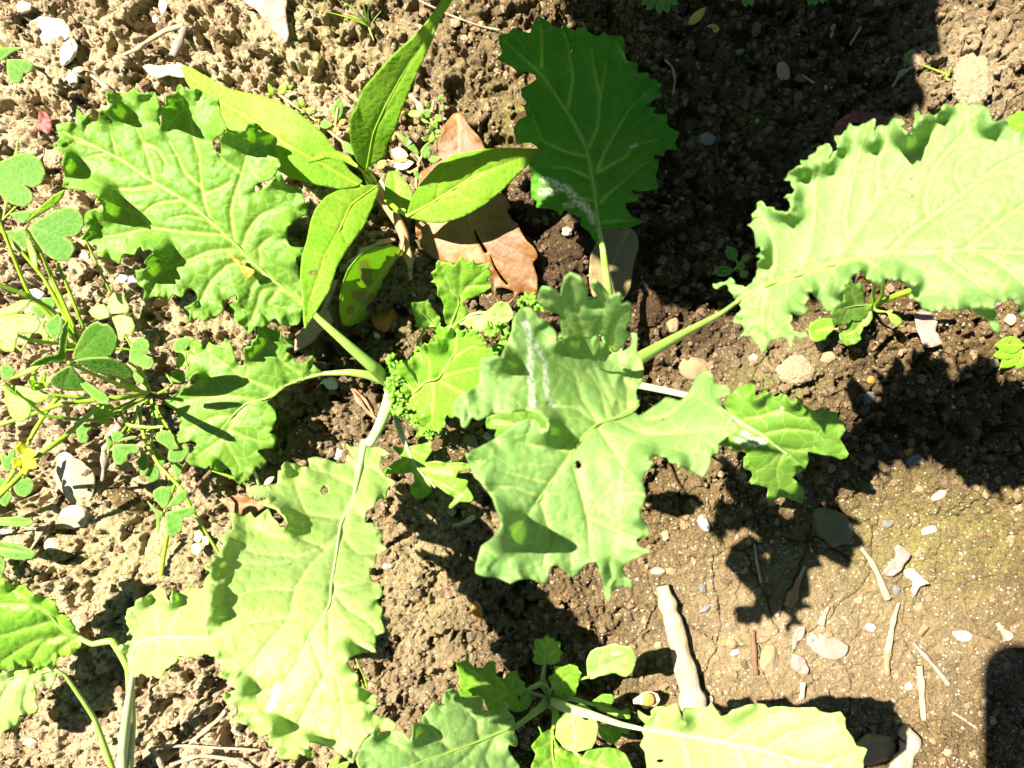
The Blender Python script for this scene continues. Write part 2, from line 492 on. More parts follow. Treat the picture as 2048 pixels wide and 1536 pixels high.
# loose crumbs and grit: nobody could count them
def crumbs(name, n, smin, smax, seed, tone_lo, tone_hi, sub_big=1, where=None, power=2.2):
    r = np.random.default_rng(seed)
    V, F, T = [], [], []; off = 0
    x = r.uniform(-60, 2110, n * 4); y = r.uniform(-60, 1600, n * 4)
    w = where(x, y) if where else np.ones_like(x)
    keep = r.uniform(0, 1, len(x)) < w
    x = x[keep][:n]; y = y[keep][:n]
    hh = soil_h(x, y)
    crumb_shade = 1 - (.68 if tone_hi < .9 else .12) * np.clip(1.1 * blob(x, y, 1480, 260, 330, 420) + blob(x, y, 1090, 480, 130, 160) + .7 * blob(x, y, 700, 720, 150, 110) + .9 * blob(x, y, 1850, 850, 260, 110) + .5 * blob(x, y, 1050, 1240, 180, 120), 0, 1)  # crumbs on shaded ground get the shade painted into their tone
    for i in range(len(x)):
        s = smin + (smax - smin) * r.uniform() ** power
        v, f = ICO[sub_big if s > (smin + smax) * .42 else 0]
        rad = 1 + .55 * noise3(v * (1 + r.uniform() * .2) + r.uniform(0, 9, 3), 1.7, int(r.integers(999))) * 2
        vv = v * (rad * r.uniform(.62, 1.3, len(v)))[:, None] * s * np.array([1, r.uniform(.55, 1), r.uniform(.45, .85)])
        a = r.uniform(0, 6.28); ca, sa = math.cos(a), math.sin(a)
        vx = vv[:, 0] * ca - vv[:, 1] * sa; vy = vv[:, 0] * sa + vv[:, 1] * ca
        V.append(np.stack([(x[i] + vx - 1024) * U, -(y[i] + vy - 768) * U, (hh[i] + s * .12 + vv[:, 2]) * U], -1))
        F.append(f + off); off += len(v)
        T.append(np.full(len(v), r.uniform(tone_lo, tone_hi) * crumb_shade[i]))
    ob = link_mesh(name, np.concatenate(V), np.concatenate(F), M['crumb'], smooth=False, attrs={'tone': np.concatenate(T)})
    return ob
rough_w = lambda x, y: np.clip(1.05 - blob(x, y, 1820, 1230, 380, 300) - .5 * blob(x, y, 1400, 1240, 150, 200) - .8 * blob(x, y, 290, 1120, 120, 70) + .5 * blob(x, y, 250, 300, 400, 300), .04, 1)
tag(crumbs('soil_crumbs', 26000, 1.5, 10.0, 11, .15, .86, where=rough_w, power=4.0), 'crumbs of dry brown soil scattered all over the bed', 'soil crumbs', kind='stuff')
tag(crumbs('pale_grit', 2300, 1.0, 4.2, 12, .88, 1.0, sub_big=1, power=2.5), 'pale quartz grit sprinkled over the brown soil', 'grit', kind='stuff')

# ------------------------------------------------------------------ leaf builder
def tps(ctrl):
    c = np.array(ctrl, float)
    if len(c) == 1: return lambda x, y: np.full_like(np.asarray(x, float), c[0, 2])
    p = c[:, :2] / 500.0; z = c[:, 2]; n = len(c)
    def phi(d2): return d2 * np.log(d2 + 1e-9) * .5
    d2 = ((p[:, None] - p[None]) ** 2).sum(-1)
    A = np.zeros((n + 3, n + 3)); A[:n, :n] = phi(d2) + np.eye(n) * .02
    A[:n, n] = 1; A[:n, n + 1:] = p; A[n, :n] = 1; A[n + 1:, :n] = p.T
    sol = np.linalg.lstsq(A, np.concatenate([z, [0, 0, 0]]), rcond=1e-9)[0]
    def f(x, y):
        q = np.stack([np.asarray(x, float), np.asarray(y, float)], -1) / 500.0
        d = ((q[..., None, :] - p) ** 2).sum(-1)
        return phi(d) @ sol[:n] + sol[n] + q @ sol[n + 1:]
    return f

def catmull(pts, step, closed=True):
    p = np.array(pts, float); n = len(p); out = []
    rngi = range(n) if closed else range(n - 1)
    for i in rngi:
        p0 = p[(i - 1) % n] if closed or i > 0 else p[i]
        p1 = p[i]; p2 = p[(i + 1) % n]
        p3 = p[(i + 2) % n] if closed or i + 2 < n else p2
        L = np.linalg.norm(p2 - p1); m = max(1, int(round(L / step)))
        # tighter tangents keep the teeth pointed
        t1 = (p2 - p0) * .22; t2 = (p3 - p1) * .22
        lim = L * .8
        for t in (t1, t2):
            l = np.linalg.norm(t)
            if l > lim: t *= lim / l
        for j in range(m):
            s = j / m
            h00 = 2 * s ** 3 - 3 * s ** 2 + 1; h10 = s ** 3 - 2 * s ** 2 + s; h01 = -2 * s ** 3 + 3 * s ** 2; h11 = s ** 3 - s ** 2
            out.append(h00 * p1 + h10 * t1 + h01 * p2 + h11 * t2)
    if not closed: out.append(p[-1])
    return np.array(out)

def in_poly(x, y, poly):
    inside = np.zeros(len(x), bool); n = len(poly); j = n - 1
    for i in range(n):
        xi, yi = poly[i]; xj, yj = poly[j]
        if yi != yj:
            c = ((yi > y) != (yj > y)) & (x < (xj - xi) * (y - yi) / (yj - yi) + xi)
            inside ^= c
        j = i
    return inside

def seg_dist(x, y, poly, closed=True):
    """distance to a polyline and position along it"""
    best = np.full(len(x), 1e9); along = np.zeros(len(x)); s0 = 0; n = len(poly)
    for i in range(n if closed else n - 1):
        a = poly[i]; b = poly[(i + 1) % n]; d = b - a; L2 = d @ d
        if L2 < 1e-9: continue
        t = np.clip(((x - a[0]) * d[0] + (y - a[1]) * d[1]) / L2, 0, 1)
        dd = np.hypot(x - a[0] - t * d[0], y - a[1] - t * d[1])
        L = math.sqrt(L2); m = dd < best
        along = np.where(m, s0 + t * L, along); best = np.where(m, dd, best); s0 += L
    return best, along, s0

def parse(s, T=None):
    v = np.array([float(a) for a in s.replace(',', ' ').split()]).reshape(-1, 2)
    if T is not None: v = v / T[2] + np.array(T[:2])
    return v

def make_leaf(name, parent, T, outline, ctrl, mid=None, veins=(), holes=(), mat='kale', ruffle=12, wave=60, rw=42,
              puff=3.0, groove=5.0, cup=.0, bumps=(), marks=(), browns=(), step=4.0, vw=5.0, seed=1, teeth=0, thick=.00035,
              stalk=None, sr=(10, 3), smat='stalk', label=None, ground=False, vein_level=1.0):
    r = np.random.default_rng(seed)
    out = parse(outline, T) if isinstance(outline, str) else np.array(outline, float)
    poly = catmull(out, step)
    if teeth:
        _, _, per = seg_dist(np.array([0.]), np.array([0.]), poly)
        nx = np.roll(poly, -1, 0) - np.roll(poly, 1, 0)
        nn = np.stack([nx[:, 1], -nx[:, 0]], -1); nn /= np.linalg.norm(nn, axis=1)[:, None] + 1e-9
        s = np.cumsum(np.linalg.norm(poly - np.roll(poly, 1, 0), axis=1))
        poly = poly + nn * (teeth * (((s / 17) % 1) - .5) * (.4 + vnoise(s / 60, s * 0, seed)))[:, None]
    hp = [catmull(parse(h, T) if isinstance(h, str) else np.array(h, float), step) for h in holes]
    x0, y0 = poly.min(0); x1, y1 = poly.max(0)
    gx = np.arange(x0, x1, step); gy = np.arange(y0, y1, step * .866)
    XX, YY = np.meshgrid(gx, gy); XX = XX + (np.arange(len(gy)) % 2)[:, None] * step / 2
    XX = XX.ravel() + r.uniform(-.12, .12, XX.size) * step; YY = YY.ravel() + r.uniform(-.12, .12, YY.size) * step
    m = in_poly(XX, YY, poly); XX, YY = XX[m], YY[m]
    d, _, _ = seg_dist(XX, YY, poly); m = d > step * .55
    for h in hp:
        dh, _, _ = seg_dist(XX, YY, h); m &= ~in_poly(XX, YY, h) & (dh > step * .5)
    XX, YY = XX[m], YY[m]
    pts = [poly] + hp; loops = []; o = 0
    for q in pts:
        n = len(q); loops += [(o + i, o + (i + 1) % n) for i in range(n)]; o += n
    allp = np.concatenate(pts + [np.stack([XX, YY], -1)])
    # shift to small numbers for the triangulator
    c0 = allp.mean(0)
    vv, ee, ff, *_ = delaunay_2d_cdt([Vector(p) for p in (allp - c0)], loops, [], 0, 1e-4)
    V = np.array([(a.x, a.y) for a in vv]) + c0
    F = np.array([f[:] for f in ff if len(f) == 3])
    cen = V[F].mean(1)
    keep = in_poly(cen[:, 0], cen[:, 1], poly)
    for h in hp: keep &= ~in_poly(cen[:, 0], cen[:, 1], h)
    F = F[keep]
    e1 = V[F[:, 1]] - V[F[:, 0]]; e2 = V[F[:, 2]] - V[F[:, 0]]
    area = e1[:, 0] * e2[:, 1] - e1[:, 1] * e2[:, 0]
    F[area > 0] = F[area > 0][:, ::-1]           # y is flipped in the world: keep normals up
    used = np.unique(F); remap = -np.ones(len(V), int); remap[used] = np.arange(len(used))
    V = V[used]; F = remap[F]
    x, y = V[:, 0], V[:, 1]
    kf = tps(ctrl)
    k = kf(x, y)
    hgt = np.zeros(len(x)); ruffle *= .58; puff *= .5; groove *= .6
    de, al, per = seg_dist(x, y, poly)
    ed = np.clip(1 - de / rw, 0, 1)
    nw = max(3, int(per / wave)); ph = r.uniform(0, 6.28)
    jit = 2.2 * fbm(x / 70, y / 70, seed + 3, 2)
    fade = 1.0
    hgt += ruffle * ed ** 1.6 * (np.sin(2 * math.pi * nw * al / per + ph + jit * 2) * .75 + .35 * np.sin(2 * math.pi * nw * 2.3 * al / per + jit * 5) + .15)
    vein = np.zeros(len(x))
    allv = []
    if mid is not None:
        mp = catmull(parse(mid, T) if isinstance(mid, str) else np.array(mid, float), 8, False)
        allv.append((mp, vw * 1.5, 1.0))
        dm, am, Lm = seg_dist(x, y, mp, False)
        hgt += cup * dm
    for v in veins:
        allv.append((catmull(parse(v, T) if isinstance(v, str) else np.array(v, float), 8, False), vw, .8))
    dv_min = np.full(len(x), 99.0)
    for vp, w, lv in allv:
        dv, av, Lv = seg_dist(x, y, vp, False)
        ww = w * (1 - .72 * av / Lv)
        vein = np.maximum(vein, lv * np.exp(-(dv / (ww * .72)) ** 2) * (1 - .3 * av / Lv))
        hgt -= groove * np.exp(-(dv / (ww * 1.9)) ** 2) * (1 - .5 * av / Lv)
        dv_min = np.minimum(dv_min, dv)
    hgt += puff * (np.clip(dv_min / 26, 0, 1)) * (.4 + fbm(x / 26, y / 26, seed + 9, 2)) * 1.6
    f1, f2, _ = worley(x / 22, y / 22, seed + 31)
    hgt += puff * .45 * np.clip((f2 - f1) * 2.5, 0, 1)
    for bx, by, br, bh in bumps:
        if T is not None: bx, by, br = bx / T[2] + T[0], by / T[2] + T[1], br / T[2]
        hgt += 1.5 * bh * np.exp(-(((x - bx) ** 2 + (y - by) ** 2) / (1.25 * br) ** 2) ** 1.4) * (np.clip(1 - de / 42, 0, 1) ** .9 if bh < 55 else 1)
    mark = np.zeros(len(x)); brown = np.zeros(len(x))
    for lst, arr in ((marks, mark), (browns, brown)):
        for path, w in lst:
            q = parse(path, T)
            if len(q) > 1:
                q = catmull(q, 6, False); dd, _, _ = seg_dist(x, y, q, False)
            else: dd = np.hypot(x - q[0, 0], y - q[0, 1])
            ww = w * (.55 + .9 * fbm(x / 12, y / 12, seed + 77, 2))
            np.maximum(arr, np.clip((ww - dd) / (w * .35) + .3, 0, 1), out=arr)
    k = k + hgt / HU
    if ground:
        k = np.maximum(k, (soil_h(x, y) + 3 + 2 * vnoise(x / 20, y / 20, seed)) / HU)
    W = P(x, y, k)
    ob = link_mesh(name, W, F, M[mat], parent, attrs={'vein': vein * vein_level, 'mark': mark, 'brown': brown, 'rim': np.clip(1 - de / 5, 0, 1)})
    so = ob.modifiers.new('thickness', 'SOLIDIFY'); so.thickness = thick; so.offset = -1; so.use_rim_only = True
    if label: ob['label'] = label
    ob['_kf'] = 0
    if stalk is not None:
        # stalk: list of (x, y, k) before the blade, then it follows the midrib over the blade
        pre = [list(s) for s in stalk]
        pts3 = []
        for s in pre: pts3.append((s[0], s[1], s[2]))
        if mid is not None:
            for q in mp[::2]:
                pts3.append((q[0], q[1], float(kf(q[0], q[1])) - (groove * .6 + sr[1] * .2) / HU))
        pp = np.array([(a, b) for a, b, _ in pts3]); sl = np.concatenate([[0], np.cumsum(np.linalg.norm(np.diff(pp, axis=0), axis=1))])
        tj = sl[len(pre) - 1] / sl[-1]
        tube('stalk', pts3, sr[0], sr[1], M[smat], ob, rfun=lambda t: 1 - .64 * np.clip((t - tj + .12) / .3, 0, 1) * (t < 2))
    return ob

def tube(name, pts, r0, r1, mat, parent=None, seg=10, rough=0, seed=0, step=6, flat=1.0, rfun=None):
    """round stem through (x, y, k) points, radii in layout units as seen"""
    p = catmull([(a, b, c * HU) for a, b, c in pts], step, False)
    k = p[:, 2] / HU
    W = P(p[:, 0], p[:, 1], k)
    n = len(W)
    t = np.linspace(0, 1, n)
    rad = (r0 + (r1 - r0) * t) * U * (1 - k)
    if rfun is not None: rad = rad * rfun(t)
    if rough: rad = rad * (1 + rough * (vnoise(t * n / 4, t * 0, seed) - .5) * 2)
    tan = np.gradient(W, axis=0); tan /= np.linalg.norm(tan, axis=1)[:, None] + 1e-12
    up = np.array([0, 0, 1.0]); V = []
    prev = None
    for i in range(n):
        s = np.cross(tan[i], up if prev is None else prev)
        if np.linalg.norm(s) < 1e-3: s = np.cross(tan[i], [1, 0, 0.])
        s /= np.linalg.norm(s); b = np.cross(s, tan[i]); b /= np.linalg.norm(b)
        prev = b
        a = np.linspace(0, 2 * math.pi, seg, endpoint=False)
        ring = W[i] + rad[i] * (np.cos(a)[:, None] * s + np.sin(a)[:, None] * b * flat)
        if rough: ring = ring + (vnoise(np.cos(a) * 2 + i * .21 + 9, np.sin(a) * 2 + i * .1 + 9, seed) - .5)[:, None] * rad[i] * rough * (ring - W[i]) / rad[i]
        V.append(ring)
    V = np.concatenate(V)
    F = []
    for i in range(n - 1):
        for j in range(seg):
            F.append((i * seg + j, i * seg + (j + 1) % seg, (i + 1) * seg + (j + 1) % seg, (i + 1) * seg + j))
    F.append(tuple(range(seg))[::-1]); F.append(tuple((n - 1) * seg + j for j in range(seg)))
    return link_mesh(name, V, F, mat, parent)

# =================================================================== KALE PLANT, left of centre
T1 = (90, 150, 2.845)
k1 = empty('kale_plant', 785, 770, .01, 'young kale plant left of centre, four toothed leaves and a curly heart round one crown', 'kale plant')
make_leaf('leaf', k1, T1, '''1470 1310 1455 1395 1440 1420 1390 1430 1340 1415 1310 1385 1290 1395 1270 1425 1230 1435 1200 1430 1160 1475
 1130 1440 1085 1400 1075 1370 1080 1340 1050 1310 1075 1290 1100 1280 1090 1250 1060 1265 1030 1285 1010 1300 1015 1340 980 1370 930 1385 905 1400 870 1385 845 1395 820 1410 825 1360 810 1340 790 1325
 840 1300 870 1280 860 1240 830 1215 800 1230 780 1265 740 1250 710 1265 700 1290 675 1265 620 1260 560 1280 565 1220 525 1190 515 1130 510 1110 570 1110 600 1095 570 1070 590 1040 620 1010 600 985 560 995
 545 970 520 985 500 1020 450 1015 430 1040 425 1080 380 1050 330 1035 295 1025 295 975 250 945 205 930 245 880 225 850 225 800 240 775 290 765 330 775 330 740 290 720 310 690 265 665 235 655 205 655 160 650 100 640
 105 600 110 545 100 500 110 440 85 445 50 400 80 360 60 285 110 270 170 270 180 190 220 230 265 225 260 265 300 260 310 205 350 200 370 180 345 90 400 100 470 100 505 70 530 105 590 110 625 95 640 150 645 230 655 300 668 240 655 195 690 170
 690 120 740 105 765 55 800 85 870 80 920 110 980 130 1000 220 1040 320 985 350 950 390 975 440 1000 450 1000 400 990 375 1015 340 1010 290 1040 300 1060 320 1100 315 1140 325 1160 270 1220 285 1250 320 1320 360 1310 430 1340 510
 1310 550 1270 600 1215 615 1190 640 1200 665 1240 650 1290 610 1310 560 1345 570 1370 620 1400 650 1450 635 1480 720 1490 790 1420 830 1380 860 1370 900 1390 970 1440 980 1500 980 1500 1020 1440 1030 1420 1045 1440 1100 1450 1160 1500 1165 1510 1250 1495 1290''',
 [(605, 605, .115), (450, 450, .145), (200, 300, .15), (400, 230, .155), (560, 350, .15), (300, 600, .145), (560, 630, .12), (200, 480, .145)],
 mid='1475 1300 1250 1130 1080 960 940 830 790 710 620 610 430 480 270 400 160 340',
 veins=['940 830 900 680 885 560 880 450', '620 590 600 500 550 370 500 250', '1080 930 1060 780 1080 680 1120 560 1160 400 1165 310', '1130 970 1160 880 1220 800 1300 760',
        '620 630 500 650 380 645 250 600', '1010 910 800 895 600 870 420 910 250 930', '600 870 560 800 430 750', '1100 995 950 1000 820 1050 700 1100 560 1180',
        '1140 1060 1030 1090 940 1180 880 1290 840 1370', '1330 1200 1230 1230 1210 1300 1160 1440', '1340 1210 1270 1300 1380 1330', '410 470 390 380 370 330', '890 640 800 560 760 470 700 370',
        '880 470 840 320 830 240 770 80', '1230 1060 1220 980 1270 930 1350 900', '1120 560 1020 490 980 430', '270 400 200 380 100 320', '430 480 330 450 230 470', '790 710 640 730 560 780', '940 830 800 800 700 820',
        '900 680 1000 640 1060 600', '560 390 640 420 700 520', '1250 1130 1180 1200 1150 1300'],
 bumps=[(340, 150, 60, 26), (420, 200, 50, 22), (560, 90, 40, 24), (650, 190, 50, 34), (700, 130, 90, 14), (110, 480, 50, 30), (290, 650, 60, 34), (380, 700, 80, 26), (330, 760, 60, 20), (1010, 300, 60, 26), (1150, 280, 70, 30),
        (1100, 350, 90, 20), (1320, 570, 50, 26), (1380, 860, 60, 26), (1440, 1050, 50, 24), (560, 1020, 60, 30), (680, 990, 50, 30), (800, 1030, 110, 16), (1240, 310, 60, 22), (240, 850, 40, 18), (560, 1120, 60, 22)],
 ruffle=15, wave=62, cup=.04, puff=4.5, groove=6, mat='kale', seed=3, step=3.6, vw=5.2,
 stalk=[(786, 772, .02), (745, 733, .075), (690, 685, .10), (640, 640, .108)], sr=(14, 4))
T6 = (320, 640, 4.096)
make_leaf('leaf', k1, T6, '''1330 425 1290 400 1250 360 1255 300 1240 290 1200 345 1150 360 1110 340 1080 285 1035 265 1040 235 1100 220 1100 170 1050 160 1000 130 990 90 930 80 880 60 800 65 795 150 750 165 755 220 680 230 690 280 685 370 650 370
 620 330 600 280 570 170 535 150 500 210 430 200 400 180 380 215 350 240 340 200 300 165 250 185 245 240 210 265 235 330 240 390 210 430 205 470 240 500 285 490 300 460 320 480 270 540 190 540 150 590 40 655 60 700 120 740 145 790 180 830
 155 870 170 930 120 940 150 1010 250 990 300 1010 280 1060 220 1130 220 1160 250 1190 330 1205 370 1220 410 1180 420 1220 500 1245 560 1210 590 1250 610 1310 650 1350 690 1330 750 1270 790 1200 830 1220 870 1170 850 1130 800 1080
 850 1060 930 1050 960 960 920 930 890 930 930 880 950 800 945 740 880 670 940 620 1000 570 1150 500 1330 460''',
 [(645, 745, .045), (560, 780, .055), (480, 730, .07), (400, 760, .065), (350, 800, .05), (430, 900, .06), (480, 960, .04), (540, 850, .06), (520, 670, .075), (400, 690, .06)],
 mid='1330 440 1150 490 1000 550 880 640 700 690 600 780 500 900 400 980',
 veins=['700 690 560 900 530 960 650 1200 640 1330', '1200 470 1000 340 900 180 830 90', '900 560 700 480 560 380 430 290', '760 650 500 620 200 660 80 660', '600 780 440 800 200 900', '530 960 400 1050 260 1150', '1000 340 1060 250', '700 480 720 380 640 300', '560 900 700 960 860 1000'],
 bumps=[(700, 250, 60, 22), (780, 170, 60, 22), (300, 470, 60, 22), (940, 800, 50, 24), (900, 980, 60, 22), (420, 1190, 50, 18), (1250, 310, 40, 12), (760, 800, 90, 12)],
 ruffle=11, wave=58, puff=4, groove=5, mat='kale', seed=5, step=3.6, stalk=[(785, 774, .02), (770, 762, .03), (735, 750, .04), (700, 745, .045), (668, 746, .046)], sr=(10, 3))
T4 = (400, 860, 2.272)
make_leaf('leaf', k1, T4, '''745 75 790 75 830 80 860 110 825 120 820 170 850 210 890 235 860 255 845 310 810 305 790 340 755 365 755 420 790 420 800 450 830 450 825 510 855 545 805 560 800 600 770 630 780 680 820 700 830 745 800 770 830 810 825 860 840 910
 800 935 795 1005 740 1010 690 1025 665 1050 690 1090 720 1115 715 1160 750 1180 790 1200 805 1250 780 1290 860 1312 885 1340 880 1365 800 1362 750 1400 720 1450 700 1480 700 1510 650 1480 600 1450 540 1420 500 1415 495 1440 520 1490 480 1480
 450 1470 440 1500 410 1500 360 1490 350 1450 310 1430 320 1380 280 1395 240 1365 220 1340 165 1320 175 1260 110 1230 107 1205 165 1180 135 1160 125 1130 90 1115 105 1080 75 1050 80 1025 50 960 20 900 30 850 10 800 20 740 15 690 50 640
 20 620 60 590 50 570 90 550 110 510 80 490 130 460 150 440 140 370 200 390 230 370 250 400 310 355 325 390 350 425 365 450 385 445 400 425 385 395 345 355 265 330 300 310 310 270 300 250 350 240 355 185 380 185 370 165 385 145 430 150
 470 165 500 165 490 130 530 120 600 140 660 150 665 115 695 120 665 60 700 75''',
 [(730, 895, .085), (690, 960, .13), (760, 950, .12), (560, 930, .13), (660, 1100, .25), (760, 1100, .24), (500, 1050, .24), (430, 1180, .33), (600, 1250, .34), (740, 1260, .35), (480, 1400, .36), (640, 1480, .36), (600, 1020, .2)],
 mid='745 60 700 300 640 430 620 560 595 720 590 790 500 940 430 1080 300 1250',
 veins=['640 460 560 530 430 580 330 610 180 610 80 620', '620 500 500 620 430 730 410 850 300 980 220 1080 150 1150', '430 580 400 570 250 560 140 500', '600 720 660 800 730 850 800 900', '430 730 300 720 200 740 80 790', '590 790 590 950 600 1050 640 1200 650 1300 650 1440',
        '600 1050 520 1200 450 1330 430 1450', '500 940 560 1100 560 1250', '640 400 560 390 480 370 430 240', '700 250 560 190 420 170', '640 470 720 560 800 560', '720 200 770 160 850 230', '410 850 250 870 60 900', '595 720 700 700 770 690', '330 1180 260 1200 140 1220', '700 100 700 220', '560 530 480 500 400 470'],
 holes=['565 250 585 258 582 285 562 292 552 270'],
 bumps=[(200, 690, 60, 34), (120, 740, 70, 26), (330, 980, 30, -10), (215, 955, 40, 42), (280, 930, 60, 30), (90, 580, 40, 22), (150, 490, 50, 22), (40, 640, 40, 22), (60, 810, 50, 24), (330, 390, 60, 34), (430, 440, 50, 26), (520, 240, 60, 22), (390, 170, 40, 26),
        (600, 970, 60, 40), (660, 1040, 50, 30), (700, 1290, 50, 26), (690, 1210, 40, 22), (340, 1330, 50, 30), (200, 1170, 50, 22), (470, 1440, 50, 30), (760, 300, 60, 20), (640, 390, 50, 20)],
 marks=[('355 1160 345 1200 325 1240 310 1270', 7)],
 ruffle=14, wave=66, puff=4.5, groove=5, mat='kale_pale', seed=8, step=3.8, vw=4.4, smat='stalk_pale',
 stalk=[(786, 775, .02), (775, 812, .05), (757, 855, .07), (740, 885, .08)], sr=(14, 3.2))
# small pale leaf below the crown
T9b = (700, 500, 2.9257)
make_leaf('leaf', k1, T9b, '''330 1150 400 1140 480 1120 475 1180 440 1240 500 1235 560 1245 640 1245 690 1250 700 1280 640 1290 620 1330 650 1340 690 1350 685 1380 720 1450 700 1475 640 1475 600 1510 570 1505 610 1450 560 1420 520 1390 470 1370 475 1410 440 1450 390 1455 355 1420 350 1380
 380 1350 370 1300 310 1310 215 1310 200 1290 260 1240 300 1215 255 1165 260 1150 300 1155''',
 [(812, 880, .035), (850, 940, .04), (900, 960, .045), (780, 930, .045), (925, 930, .055), (830, 990, .04)],
 mid='330 1150 370 1240 430 1320 500 1390', veins=['400 1290 560 1270 680 1270', '430 1320 560 1380 680 1440', '350 1220 280 1280', '440 1330 420 1400'],
 ruffle=9, wave=45, rw=26, puff=3, mat='kale_young', seed=10, step=3.4, stalk=[(788, 778, .02), (788, 815, .032), (798, 855, .036), (812, 890, .034)], sr=(7, 5), smat='stalk_pale')
T8 = (780, 500, 4.042)
make_leaf('leaf', k1, T8, '''480 625 450 590 430 510 435 450 410 390 380 370 385 310 360 270 330 255 355 240 335 190 370 160 375 110 395 82 440 105 490 110 515 130 540 100 575 58 610 90 635 105 670 75 690 110 720 125 800 108 800 160 820 195 790 240 820 300 760 345 690 380
 650 395 590 415 600 460 630 510 600 550 520 600''', [(890, 650, .09), (920, 590, .12), (900, 530, .14), (970, 550, .13)],
 mid='490 610 565 410 500 320 420 160', veins=['565 410 620 300 780 160', '565 400 570 200 575 80', '500 320 430 300 370 230', '620 300 700 290 790 290', '520 550 570 500'],
 ruffle=7, wave=50, rw=26, mat='kale_young', seed=12, step=3.2, stalk=[(800, 790, .03), (860, 720, .07), (888, 660, .09)], sr=(6, 2.5))
make_leaf('leaf', k1, T8, '''355 655 290 632 205 620 215 590 190 500 180 430 230 425 300 415 340 460 410 550 400 590 370 640''', [(870, 655, .06), (835, 615, .08), (850, 640, .07)],
 mid='380 625 270 520 200 450', veins=['300 550 290 450', '320 570 230 580'], ruffle=5, wave=40, rw=20, mat='kale_young', seed=13, step=3.2, stalk=[(815, 740, .03), (832, 700, .045), (850, 655, .06), (870, 652, .063)], sr=(4, 2))
make_leaf('leaf', k1, T8, '''480 625 550 580 640 520 730 500 790 495 850 435 900 420 950 435 990 490 990 550 930 600 850 640 700 665 640 640 590 605 520 630''', [(900, 655, .10), (960, 640, .12), (1020, 620, .13), (980, 605, .13)],
 mid='490 625 620 545 720 512 800 530 870 560 950 540', veins=['720 512 690 600', '870 560 860 480', '700 540 800 600 880 590'], ruffle=6, wave=60, rw=24, mat='kale_pale', seed=14, step=3.2, stalk=[(830, 760, .04), (875, 690, .08), (898, 658, .10)], sr=(5, 2.5))
make_leaf('leaf', k1, T8, '''360 640 400 600 450 640 500 620 540 590 570 650 640 660 650 630 700 650 700 680 730 690 740 740 770 760 780 790 830 800 830 820 860 840 900 880 960 900 990 1000 960 1100 960 1250 900 1340 820 1330 780 1310 660 1300 600 1310 560 1320 530 1330 500 1362 470 1340 440 1345 445 1400 400 1482
 340 1460 315 1478 300 1455 250 1460 235 1410 205 1400 222 1370 190 1360 210 1300 160 1300 130 1330 110 1320 70 1350 62 1300 50 1290 65 1270 60 1240 75 1215 50 1160 80 1150 90 1100 60 1090 40 1060 60 1045 30 1030 50 1010 62 985 35 960 60 940 45 925 80 935 75 885 110 900 120 880 150 905 170 870 200 800 260 780 300 750 340 725 370 735 365 700''',
 [(800, 790, .03), (830, 720, .08), (900, 680, .12), (960, 730, .16), (870, 850, .08), (960, 820, .14), (880, 760, .09)],
 mid='90 1240 200 1150 300 1060 390 1040 480 900 530 820 540 640', veins=['320 1060 320 900 260 800', '390 1040 560 980 700 950 900 930', '350 1060 350 1180 340 1400', '390 1050 540 1130 760 1200 900 1250', '200 1150 120 1060', '240 1120 200 980', '500 880 660 780 760 800', '160 1190 110 1280'],
 bumps=[(560, 900, 60, 34), (640, 1000, 60, 22), (520, 1070, 50, 30), (400, 780, 60, 28), (300, 740, 60, 24), (120, 950, 80, 26), (110, 1180, 70, 24), (250, 1310, 70, 20), (440, 660, 50, 20), (850, 860, 60, 20)],
 ruffle=16, wave=26, rw=30, puff=5, groove=7, teeth=7, mat='kale_young', seed=15, step=2.9, stalk=[(786, 782, .02), (800, 808, .03)], sr=(8, 3))
# curly margin of the heart leaf: a dense frill of small crinkled lobes
def frill(parent, centres, seed, mat='kale_young', k0=.05, size=(6, 13), n=90, name='frill'):
    r = np.random.default_rng(seed); V, F = [], []; off = 0
    q = catmull(centres, 4, False)
    for i in range(n):
        c = q[int(r.integers(len(q)))] + r.normal(0, 6, 2)
        kk = k0 + r.uniform(-.004, .014)
        a0 = r.uniform(0, 6.28); s = r.uniform(*size)
        m = 14; ring = []
        for j in range(m):
            a = a0 + 4.4 * j / (m - 1)
            rr = s * (1 + (.35 if j % 2 else 0)); ring.append((c[0] + rr * math.cos(a), c[1] + rr * math.sin(a), kk + (.5 + .5 * math.sin(j * 2.2)) * s * .55 / HU))
        pts = [(c[0], c[1], kk - .002)] + [((c[0] + a) / 2, (c[1] + b) / 2, (kk + g) / 2) for a, b, g in ring] + ring
        pts = np.array(pts); W = P(pts[:, 0], pts[:, 1], pts[:, 2]); V.append(W)
        for j in range(m - 1):
            F += [(off, off + 1 + j + 1, off + 1 + j), (off + 1 + j, off + 2 + j, off + 1 + m + j), (off + 2 + j, off + 2 + m + j, off + 1 + m + j)]
        off += len(pts)
    V = np.concatenate(V); z = np.zeros(len(V))
    ob = link_mesh(name, V, np.array(F), M[mat], parent, attrs={'vein': z, 'mark': z, 'brown': z, 'rim': z})
    so = ob.modifiers.new('thickness', 'SOLIDIFY'); so.thickness = .0003
    ob['kind'] = 'stuff'
    return ob
frill(k1, [(796, 722), (790, 745), (794, 770), (797, 795), (800, 815), (815, 828)], 5, n=26, k0=.045, size=(9, 17))
frill(k1, [(828, 840), (838, 858), (856, 862), (875, 850)], 6, n=13, k0=.05, size=(8, 14))
frill(k1, [(985, 650), (1000, 665), (1008, 690), (995, 705)], 7, n=7, k0=.12, size=(8, 15))
frill(k1, [(1045, 590), (1062, 600), (1075, 612)], 8, n=6, k0=.12, size=(8, 14))
